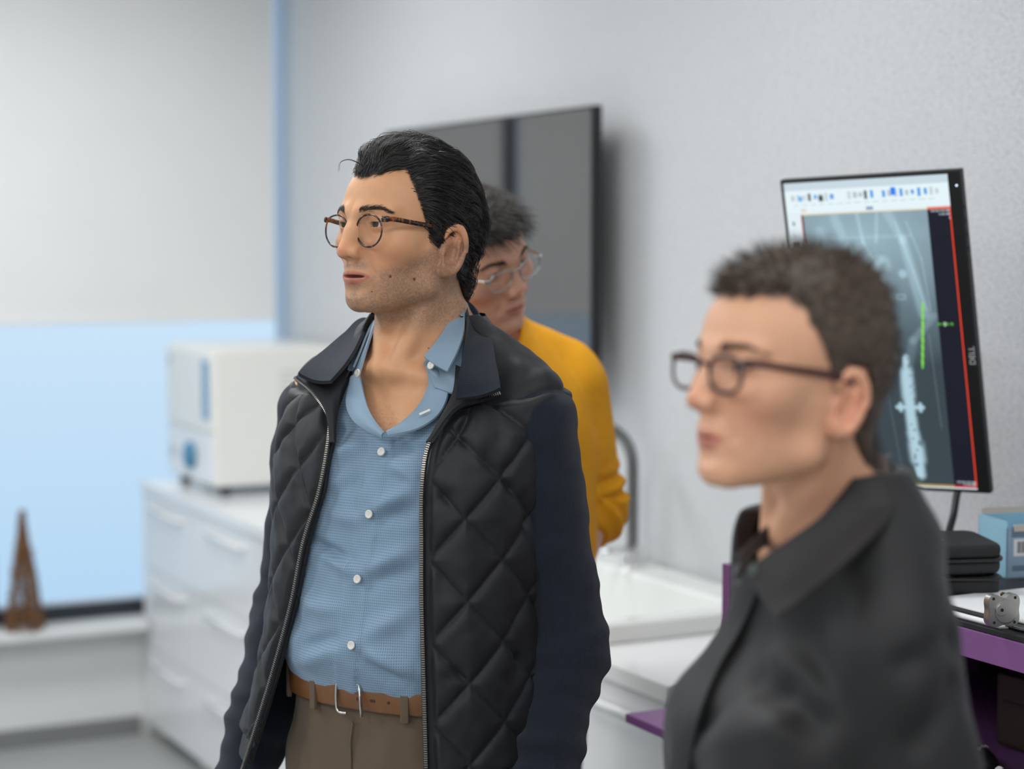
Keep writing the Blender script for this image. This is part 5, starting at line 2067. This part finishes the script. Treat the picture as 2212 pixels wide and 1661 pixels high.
# facing under the collar
ribbon('jacket_facing', pts3(M1, [(985, 790, 2.545), (978, 850, 2.525), (950, 910, 2.512), (925, 960, 2.506)]), pts3(M1, [(1082, 834, 2.522), (1060, 850, 2.514), (985, 884, 2.504), (931, 955, 2.500)]), MATS['quilted_nylon'], jacket, .005, bulge=.003, out=W)
ribbon('jacket_facing', pts3(M1, [(762, 775, 2.635), (738, 840, 2.600), (728, 900, 2.585), (722, 960, 2.575)]), pts3(M1, [(640, 815, 2.612), (675, 845, 2.594), (704, 890, 2.580), (714, 955, 2.572)]), MATS['quilted_nylon'], jacket, .005, bulge=.003, out=W)

# ------------------------------------------------------------------ trousers, belt, shoes
TR1 = [(.80, .176, .002, .118), (.95, .182, .010, .124), (1.02, .176, .016, .124), (1.075, .172, .022, .124), (1.09, .172, .022, .124)]


def trous1(P):
    d = ringstack(P, TR1, 2.3)
    return smin(d, legs_sdf(P, .026, w=.090), .03)


def trousers_sdf(P):
    d = trous1(P)
    w = .003 * vnoise(P, 20, 4) + .002 * vnoise(P * (1, 1, .5), 45, 6)
    d = d - w
    c = np.maximum(P[:, 2] - 1.068, .075 - P[:, 2])
    return np.maximum(smax(d, -(d + .014), .002), c)


V, Q = surface(trousers_sdf, axis_steps([(-.24, .24, .005)]), axis_steps([(-.16, .18, .005)]), axis_steps([(.06, 1.08, .005)]))
tr = npmesh('trousers', V, Q, MATS['khaki_twill'], man)
tr['label'] = 'brown khaki twill trousers'
# fly seam
bm = bmesh.new()
tube(bm, M1.hit(trous1, [(762, 1560), (757, 1600), (758, 1650), (760, 1700)], .0015), .0016, 6)
obj('fly_seam', bm, MATS['khaki_twill'], tr, True)


def belt_ring(z, off):
    a0, cy, b0 = [float(interp(np.array([z]), TR1, k)[0]) for k in (1, 2, 3)]
    out = []
    for i in range(120):
        t = 2 * math.pi * i / 120
        c, s = math.cos(t), math.sin(t)
        out.append((math.copysign(abs(c) ** (2 / 2.3), c) * (a0 + off), cy + math.copysign(abs(s) ** (2 / 2.3), s) * (b0 + off), z))
    return np.array(out)


BZ = 1.046
R_ = [belt_ring(BZ + dz, off) for dz, off in ((-.016, .003), (-.0165, .0065), (-.014, .0078), (.014, .0078), (.0165, .0065), (.016, .003))]
Vb = np.concatenate(R_)
Fb = []
for k in range(6):
    k2 = (k + 1) % 6
    i = np.arange(120)
    Fb.append(np.stack([k * 120 + i, k2 * 120 + i, k2 * 120 + (i + 1) % 120, k * 120 + (i + 1) % 120], 1))
belt = npmesh('belt', Vb, np.concatenate(Fb), MATS['tan_leather'], man)
belt['label'] = 'tan leather belt with steel frame buckle'
by = float(belt_ring(BZ, .009)[:, 1].max())
BX = .006


def fy(x, off=.009):
    r = belt_ring(BZ, off)
    r = r[r[:, 1] > .02]
    o = np.argsort(r[:, 0])
    return float(np.interp(x, r[o, 0], r[o, 1]))


bm = bmesh.new()
loop = [(BX + a, fy(BX + a) + .002, BZ + b) for a, b in ((-.020, .021), (.016, .021), (.021, .015), (.021, -.015), (.016, -.021), (.004, -.021))]
tube(bm, spline(loop, 40), .0021, 8)
tube(bm, [(BX - .020, fy(BX - .02) + .0035, BZ + .022), (BX - .022, fy(BX - .02) + .005, BZ), (BX - .023, fy(BX - .02) + .004, BZ - .022)], .0030, 8, flat=(1, .6))
tube(bm, [(BX - .020, fy(BX - .02) + .002, BZ + .021), (BX - .045, fy(BX - .045) + .001, BZ + .021)], .0017, 8)
obj('buckle', bm, MATS['steel'], belt, True)
for k in range(5):
    x = BX - .035 - .026 * k + (.10 if k > 2 else 0)
    bm = bmesh.new()
    lathe(bm, [(.0021, 0), (.0021, .0012), (1e-4, .0013)], 10, Matrix.Translation((x, fy(x, .0075), BZ)) @ Matrix.Rotation(-math.pi / 2, 4, 'X'))
    obj('belt_hole', bm, MATS['belt_edge'], belt)
for x in (.075, -.078, .15, -.15):
    y0 = fy(x, .0085)
    bm = bmesh.new()
    nrm = Vector((x / .18 ** 2, (y0 - .02) / .13 ** 2, 0)).normalized()
    M = Matrix.Translation((x, y0 - .001, BZ)) @ nrm.to_track_quat('Y', 'Z').to_matrix().to_4x4()
    bbox(bm, (-.006, -.004, -.026), (.006, .0025, .024), .0015, M=M)
    obj('belt_loop', bm, MATS['khaki_twill'], tr, True)

V, Q = surface(lambda P: feet_sdf(P) - .006, axis_steps([(-.18, .18, .006)]), axis_steps([(-.12, .22, .006)]), axis_steps([(-.006, .12, .006)]))
V[:, 2] = np.maximum(V[:, 2], 0)
npmesh('shoes', V, Q, MATS['shoe_leather'], man)
# ================================================================== the woman in the foreground, out of focus
mat('short_brown_hair', (.070, .047, .034), .5)
mat('iris_grey', (.10, .13, .14), .1)
mat('dark_red_frame', (.055, .018, .018), .3)
mat('black_shirting', (.0072, .0070, .0080), .62, noise=.15, nscale=30, bump=.15, bscale=800, sheen=.1)
mat('button_grey', (.10, .12, .11), .3)
mat('black_trousers', (.012, .012, .014), .8, noise=.1, nscale=30)
W1 = Person(1785, 1.87, 70)
wom = empty('person', W1.o, 'woman with short brown hair and black collared shirt, nearest the camera', 'person', rz=W1.rz)
HS2 = dict(HEAD, nose=1.25, jaw=.92, brow=.72, lip=1.05, lid=.0044, chin=.002, chz=.004, cheek=1.05, wide=.97, tip=.003)
H2o = W1.loc(at(1708, 871, 1.815))
S2 = .965
H2T = T_of(rotm(yaw=8, pitch=2, roll=0) * S2, H2o)
H2I = np.linalg.inv(H2T)
TOR2 = [(.78, .165, .000, .112), (.92, .160, .000, .108), (1.03, .116, .004, .090), (1.13, .124, .010, .098), (1.205, .142, .012, .098), (1.27, .128, -.006, .068),
        (1.335, .112, -.006, .064), (1.385, .095, -.014, .068), (1.425, .055, -.016, .052), (1.45, .045, -.014, .045)]
ARM2L = [(-.132, .002, 1.282), (-.172, -.034, 1.040), (-.175, .060, .830)]
ARM2R = [(.110, -.042, 1.262), (.165, -.065, 1.040), (.165, .040, .830)]


def trunk2(P):
    q = P.copy()
    q[:, 0] = np.abs(q[:, 0])
    d = ringstack(P, TOR2) + .006
    return smin(d, cap(q, (.045, -.022, 1.405), (.110, -.020, 1.300), .026, .030), .03)


def body2(P):
    h = xf(H2T, np.array([[0, -.024, -.015], [.050, -.02, -.02], [-.050, -.02, -.02]]))
    d = smin(trunk2(P), cap(P, (0, -.024, 1.36), h[0], .053, .049), .026)
    for k, sx in ((1, 1), (2, -1)):
        d = smin(d, cap(P, (sx * .012, .055, 1.375), h[k], .009, .011), .018)
    m = P[:, 2] > 1.34
    if m.any():
        d[m] = smin(d[m], head_sdf(xf(H2I, P[m]).astype(np.float32), HS2) * S2, .016)
    for A, sd in ((ARM2L, -1), (ARM2R, 1)):
        d = smin(d, chain(P, A, [.034, .030, .024], .02), .03)
        mm = P[:, 2] < .98
        if mm.any():
            d[mm] = smin(d[mm], hand_sdf(P[mm], A[2], np.array((0, .2, -1.0)), (sd, .2, 0), sd, curl=28, L=.9), .01)
    d = smin(d, legs_sdf(P, -.004, hip=.86, w=.082), .04)
    return smin(d, feet_sdf(P, .085), .02)


hair2_z = lambda az: np.interp(az, [0, 20, 35, 50, 60, 68, 76, 82, 86, 110, 118, 150, 180],
                               [.104, .104, .108, .098, .070, .050, .012, .004, .040, .040, -.030, -.070, -.078])


def col2(V, hq):
    return skin_colour(V, hq, (.69, .375, .235), (.52, .18, .14), (.70, .25, .165), HS2, hairz=hair2_z, hcol=(.05, .034, .026))


_, V2, Q2, hq2 = build_body('body', body2, wom, MATS['skin'], H2I, col2, 1.08, xr=.30, h=.0019, zmax=1.69, cx=float(H2o[0]), cy=float(H2o[1]) - .01, zfine=1.3)
make_eyes(Matrix(H2T.tolist()), wom, 'iris_grey', look=(-2, 0))
hs2 = lambda P: head_sdf(P, HS2)
sc2 = lambda P: scalp_sdf(P, HS2)
strands_mesh('eyebrows', xf(H2T, eyebrow_strands(hs2, HS2, 360, .8)), .0002, MATS['short_brown_hair'], wom)


def hgt2(P):
    az = azim(P)
    top = sstep(.08, .13, P[:, 2])
    back = sstep(-.02, -.08, P[:, 1]) * sstep(-.05, .02, P[:, 2])
    return (.006 + .010 * top + .006 * back) * sstep(-.006, .030, P[:, 2] - hair2_z(az) + .03 * (az > 75)) + .001


def grow_short(seed, sd, comb, L, up=.8, k=5, jit=.18, rng=RNG):
    n = len(seed)
    g = grad(sd, seed.astype(np.float32), .003)
    D = g * up + comb(seed) + rng.normal(0, jit, (n, 3))
    D /= np.linalg.norm(D, axis=1, keepdims=True)
    c = comb(seed)
    t = np.linspace(0, 1, k)
    return np.stack([seed + (D * x + (c - g * .15) * .35 * x * x) * L[:, None] for x in t], 1).astype(np.float32)


def comb2(P):
    z = P[:, 2]
    top = sstep(.09, .13, z)
    return np.stack([.15 * vnoise(P, 35, 1), .75 * top * sstep(.0, .06, P[:, 1]) - .55 * (1 - top), -.55 * (1 - top) + 0 * z], 1)


Vh, Qh = surface(lambda P: cap_hair(P, sc2, hair2_z, hgt2), axis_steps([(-.10, .10, .003)]), axis_steps([(-.15, .13, .003)]), axis_steps([(-.11, .18, .003)]))
Vh = Vh + vnormals(Vh, Qh) * (vnoise(Vh, 130, 1) * .0018)[:, None]
hair2 = npmesh('hair', xf(H2T, Vh), Qh, MATS['short_brown_hair'], wom)
hair2['label'] = 'short cropped brown hair'
mk = (scalp_sdf(hq2.astype(np.float32), HS2) < .006) & (hq2[:, 2] > hair2_z(azim(hq2)) + .001) & (hq2[:, 2] > -.09)
mk &= ~((np.abs(hq2[:, 0]) > .064) & (hq2[:, 2] < .036) & (hq2[:, 1] > -.045) & (hq2[:, 1] < .012))
sd = seeds_on(hq2, mk, 5000)
L = (.008 + .019 * sstep(.085, .13, sd[:, 2]) + .006 * sstep(-.02, -.08, sd[:, 1])) * RNG.uniform(.6, 1.1, len(sd))
strands_mesh('hair_strands', xf(H2T, grow_short(sd, sc2, comb2, L, .9)), .0006, MATS['short_brown_hair'], hair2)
make_glasses('glasses', wom, H2T, 'dark_red_frame', 'lens_glass', 'dark_red_frame', w=.050, h=.034, sep=.009, y=.104, z=.030, power=3.0, wire=.0017, templeh=.0030, wrap=.08, templez=.012, label='dark red framed rectangular glasses')

# shirt
SH2 = [(r[0], r[1] + .020, r[2], r[3] + .018) for r in TOR2]


def shirt2(P):
    q = P.copy()
    q[:, 0] = np.abs(q[:, 0])
    d = ringstack(P, SH2)
    d = smin(d, cap(P, (-.045, -.018, 1.408), (-.128, -.004, 1.300), .040, .050), .03)
    d = smin(d, cap(P, (.050, -.032, 1.375), (.100, -.042, 1.275), .034, .042), .03)
    d = smin(d, ell(q, (.064, .066, 1.145), (.066, .066, .075)), .05)
    for A in (ARM2L, ARM2R):
        d = smin(d, chain(P, A, [.058, .054, .042], .03), .009)
    return d


def shirt2_full(P):
    w = .005 * vnoise(P, 13, 2) + .003 * vnoise(P * (1, 1, .6), 30, 5)
    d = shirt2(P) - w
    z = P[:, 2]
    # folds running from the bust to the arm pit
    c = np.maximum(.80 - z, z - (1.44 - .05 * sstep(.0, .05, P[:, 0])))
    nk = -(np.sqrt((P[:, 0] / .074) ** 2 + ((P[:, 1] - .026) / .090) ** 2) - 1) * .06 - 4 * np.clip(1.325 + .5 * np.clip(-P[:, 1] + .03, 0, .2) - z, 0, 1)
    c = np.maximum(c, nk)
    return np.maximum(smax(d, -(d + .015), .002), c)


V, Q = surface(shirt2_full, axis_steps([(-.30, .30, .0055)]), axis_steps([(-.17, .25, .0055)]), axis_steps([(.78, 1.48, .0055)]))
V = relax(V, Q, 1, .5)
fold = 0
for a, b, w, h in (((1700, 1490), (1480, 1600), .014, -.007), ((1690, 1570), (1470, 1630), .016, .008), ((1760, 1560), (1640, 1470), .016, -.008), ((1780, 1500), (1690, 1420), .018, .008), ((1960, 1430), (2060, 1380), .014, -.008),
                   ((1980, 1600), (2060, 1480), .014, -.008)):
    seg = W1.hit(shirt2, [a, b])
    t, ds = dist_to_chain(V, [seg[0], seg[1]])
    fold = fold + h * np.exp(-(ds / w) ** 2)
V = V + vnormals(V, Q) * (fold * sstep(-.012, -.004, shirt2(V)))[:, None]
sh2 = npmesh('shirt', V, Q, MATS['black_shirting'], wom)
sh2['label'] = 'black shirt with turned-down collar'
Wd = (0, 1, .4)
# collar: near wing, round the neck, far wing
ribbon('collar', np.concatenate([pts3(W1, [(1612, 1232, 1.730), (1665, 1195, 1.745), (1760, 1130, 1.770), (1860, 1050, 1.800), (1900, 1005, 1.850)]), [(.0, -.068, 1.448), (.050, -.035, 1.425)], pts3(W1, [(1650, 1148, 1.850), (1615, 1178, 1.820), (1590, 1202, 1.790)])]),
       np.concatenate([pts3(W1, [(1680, 1335, 1.690), (1740, 1290, 1.695), (1840, 1205, 1.715), (1925, 1110, 1.765), (1935, 1045, 1.850)]), [(.0, -.085, 1.398), (.072, -.045, 1.375)], pts3(W1, [(1625, 1190, 1.870), (1595, 1215, 1.830), (1584, 1250, 1.785)])]),
       MATS['black_shirting'], sh2, .005, bulge=.006, nu=110, nv=12)
ribbon('front_placket', W1.hit(shirt2, [(1612, 1236), (1570, 1340), (1510, 1440), (1468, 1545), (1452, 1661), (1450, 1720)], .006), W1.hit(shirt2, [(1645, 1260), (1608, 1350), (1552, 1450), (1512, 1550), (1492, 1661), (1490, 1720)], .006), MATS['black_shirting'], sh2, .005, bulge=.001, out=Wd)
button(W1.loc(at(1626, 1230, 1.715)), (.2, 1, .2), sh2, r=.0050, m='button_grey')


def tro2(P):
    d = smin(ringstack(P, [(.74, .175, .0, .122), (.92, .168, .0, .116), (1.0, .15, .002, .108), (1.02, .15, .002, .108)]), legs_sdf(P, .014, hip=.86, w=.082), .03)
    return np.maximum(smax(d, -(d + .016), .002), np.maximum(P[:, 2] - .99, .08 - P[:, 2]))


V, Q = surface(tro2, axis_steps([(-.22, .22, .007)]), axis_steps([(-.15, .16, .007)]), axis_steps([(.06, 1.02, .007)]))
npmesh('trousers', V, Q, MATS['black_trousers'], wom)
V, Q = surface(lambda P: feet_sdf(P, .085) - .006, axis_steps([(-.17, .17, .006)]), axis_steps([(-.12, .22, .006)]), axis_steps([(-.006, .12, .006)]))
V[:, 2] = np.maximum(V[:, 2], 0)
npmesh('shoes', V, Q, MATS['black_plastic'], wom)
# ================================================================== the man in the mustard sweater behind, at the sink
mat('dark_brown_hair', (.030, .025, .021), .45)
mat('silver_frame', (.55, .53, .50), .25, 1.0)
mat('mustard_knit', (.80, .36, .018), .95, noise=.10, nscale=60, bump=.3, bscale=500, sheen=.02, spec=.2)
mat('dark_denim', (.02, .026, .04), .85, noise=.15, nscale=40)
N1 = Person(1036, 3.26, -28)
man3 = empty('person', N1.o, 'man in mustard yellow sweater with rimless glasses, looking down behind the man in the jacket', 'person', rz=N1.rz)
HS3 = dict(HEAD, nose=.70, nosew=1.1, jaw=1.0, fat=.004, brow=.75, lip=1.05, lid=.0032, bridge=-.004, cheek=1.1, wide=1.02)
H3o = N1.loc(at(1022, 594, 3.19))
H3T = T_of(rotm(yaw=20, pitch=-14, roll=20), H3o)
H3I = np.linalg.inv(H3T)
TOR3 = [(.78, .170, .000, .115), (.93, .172, .006, .118), (1.04, .166, .02, .120), (1.15, .166, .022, .120), (1.25, .172, .014, .118),
        (1.34, .178, .006, .112), (1.41, .166, -.006, .098), (1.462, .118, -.016, .078), (1.505, .07, -.018, .062), (1.545, .05, -.015, .05)]
ARM3L = [(-.180, -.010, 1.400), (-.222, -.005, 1.185), (-.050, .150, 1.000)]
ARM3R = [(.185, -.010, 1.400), (.230, -.050, 1.140), (.140, .120, .980)]


def trunk3(P):
    q = P.copy()
    q[:, 0] = np.abs(q[:, 0])
    d = ringstack(P, TOR3)
    return smin(d, cap(q, (.05, -.03, 1.510), (.165, -.02, 1.438), .035, .046), .03)


def body3(P):
    h = xf(H3T, np.array([0, -.022, -.018]))
    d = smin(trunk3(P), cap(P, (0, -.022, 1.44), h, .060, .058), .028)
    m = P[:, 2] > 1.42
    if m.any():
        d[m] = smin(d[m], head_sdf(xf(H3I, P[m]).astype(np.float32), HS3), .018)
    for A, sd in ((ARM3L, -1), (ARM3R, 1)):
        d = smin(d, chain(P, A, [.052, .042, .030], .02), .03)
        mm = P[:, 2] < 1.12
        if mm.any():
            a = np.array(A[2]) - A[1]
            d[mm] = smin(d[mm], hand_sdf(P[mm], A[2], a, (0, .3, 1), sd, curl=30), .01)
    d = smin(d, legs_sdf(P), .04)
    return smin(d, feet_sdf(P), .02)


hair3_z = lambda az: np.interp(az, [0, 25, 45, 60, 70, 78, 84, 112, 120, 150, 180], [.088, .088, .080, .050, .020, .0, .040, .040, -.03, -.05, -.055])


def col3(V, hq):
    return skin_colour(V, hq, (.62, .335, .225), (.48, .16, .13), (.68, .25, .18), HS3, beard=.10, bcol=(.25, .15, .12), hairz=hair3_z, hcol=(.03, .025, .022))


_, V3, Q3, hq3 = build_body('body', body3, man3, MATS['skin'], H3I, col3, 1.20, xr=.32, yr=(-.2, .34), h=.0022, zmax=1.83, fx=.14, cx=float(H3o[0]), cy=float(H3o[1]) - .01, zfine=1.4)
make_eyes(Matrix(H3T.tolist()), man3, 'iris_brown', look=(0, -14))
hs3 = lambda P: head_sdf(P, HS3)
sc3 = lambda P: scalp_sdf(P, HS3)
strands_mesh('eyebrows', xf(H3T, eyebrow_strands(hs3, HS3, 420, 1.0)), .00024, MATS['dark_brown_hair'], man3)


def hgt3(P):
    az = azim(P)
    top = sstep(.06, .12, P[:, 2])
    return (.009 + .012 * top) * sstep(-.006, .030, P[:, 2] - hair3_z(az) + .03 * (az > 75)) + .001


def comb3(P):
    z = P[:, 2]
    top = sstep(.06, .11, z)
    return np.stack([.2 * vnoise(P, 35, 1), .75 * top + .1 - .4 * (1 - top), -.30 - .5 * (1 - top) + 0 * z], 1)


Vh, Qh = surface(lambda P: cap_hair(P, sc3, hair3_z, hgt3), axis_steps([(-.11, .11, .003)]), axis_steps([(-.15, .14, .003)]), axis_steps([(-.11, .19, .003)]))
Vh = Vh + vnormals(Vh, Qh) * (vnoise(Vh, 110, 1) * .002)[:, None]
hair3 = npmesh('hair', xf(H3T, Vh), Qh, MATS['dark_brown_hair'], man3)
mk = (scalp_sdf(hq3.astype(np.float32), HS3) < .007) & (hq3[:, 2] > hair3_z(azim(hq3)) + .001) & (hq3[:, 2] > -.08)
mk &= ~((np.abs(hq3[:, 0]) > .068) & (hq3[:, 2] < .036) & (hq3[:, 1] > -.045) & (hq3[:, 1] < .012))
sd = seeds_on(hq3, mk, 5000)
L = (.018 + .024 * sstep(.06, .12, sd[:, 2])) * RNG.uniform(.6, 1.1, len(sd))
strands_mesh('hair_strands', xf(H3T, grow_short(sd, sc3, comb3, L, .75)), .0006, MATS['dark_brown_hair'], hair3)
make_glasses('glasses', man3, H3T, 'silver_frame', 'lens_glass', 'silver_frame', w=.050, h=.032, sep=.0095, y=.103, z=.030, power=3.0, wire=.0011, templeh=.0026, wrap=.07, templez=.008, label='thin silver framed glasses')

SW3 = [(r[0], r[1] + .028, r[2], r[3] + .026) for r in TOR3]


def sweater3(P):
    q = P.copy()
    q[:, 0] = np.abs(q[:, 0])
    d = ringstack(P, SW3)
    return smin(d, cap(q, (.05, -.03, 1.500), (.168, -.02, 1.430), .042, .062), .03)


def sweater_full(P):
    d = sweater3(P)
    for A in (ARM3L, ARM3R):
        a = [np.array(p) for p in A]
        end = a[1] + (a[2] - a[1]) * .16
        t, _ = dist_to_chain(P, [a[0], a[1], end])
        w = .006 * np.sin(t * 2 * np.pi / .034 + 1.5 * vnoise(P, 14, 4)) * sstep(.12, .17, t)
        e = chain(P, [a[0], a[1], end], [.072, .062, .050], .03) - w
        ax = (end - a[1]) / np.linalg.norm(end - a[1])
        e = np.maximum(e, (P - end) @ ax - .005)
        d = smin(d, e, .025)
    d = d - .004 * vnoise(P, 14, 3)
    z = P[:, 2]
    c = np.maximum(.93 - z, z - 1.535)
    nk = -(np.sqrt((P[:, 0] / .068) ** 2 + ((P[:, 1] - .0) / .078) ** 2) - 1) * .06 - 4 * np.clip(1.43 - z, 0, 1)
    return np.maximum(smax(d, -(d + .015), .002), np.maximum(c, nk))


V, Q = surface(sweater_full, axis_steps([(-.34, .34, .006)]), axis_steps([(-.18, .26, .006)]), axis_steps([(.90, 1.56, .006)]))
sw = npmesh('sweater', relax(V, Q, 1), Q, MATS['mustard_knit'], man3)
sw['label'] = 'mustard yellow knitted sweater with pushed-up sleeves'
bm = bmesh.new()
tube(bm, [(.070 * math.cos(t), .0 + .080 * math.sin(t), 1.497 - .022 * math.sin(t)) for t in np.linspace(0, 2 * math.pi, 41)], .008, 8, close=False)
obj('neck_band', bm, MATS['mustard_knit'], sw, True)


def tro3(P):
    d = smin(ringstack(P, [(.78, .178, .0, .122), (.93, .180, .006, .126), (1.0, .176, .01, .126), (1.02, .176, .01, .126)]), legs_sdf(P, .022, w=.090), .03)
    return np.maximum(smax(d, -(d + .016), .002), np.maximum(P[:, 2] - .98, .08 - P[:, 2]))


V, Q = surface(tro3, axis_steps([(-.24, .24, .007)]), axis_steps([(-.16, .18, .007)]), axis_steps([(.06, 1.02, .007)]))
npmesh('trousers', V, Q, MATS['dark_denim'], man3)
V, Q = surface(lambda P: feet_sdf(P) - .006, axis_steps([(-.18, .18, .006)]), axis_steps([(-.12, .22, .006)]), axis_steps([(-.006, .12, .006)]))
V[:, 2] = np.maximum(V[:, 2], 0)
npmesh('shoes', V, Q, MATS['shoe_leather'], man3)
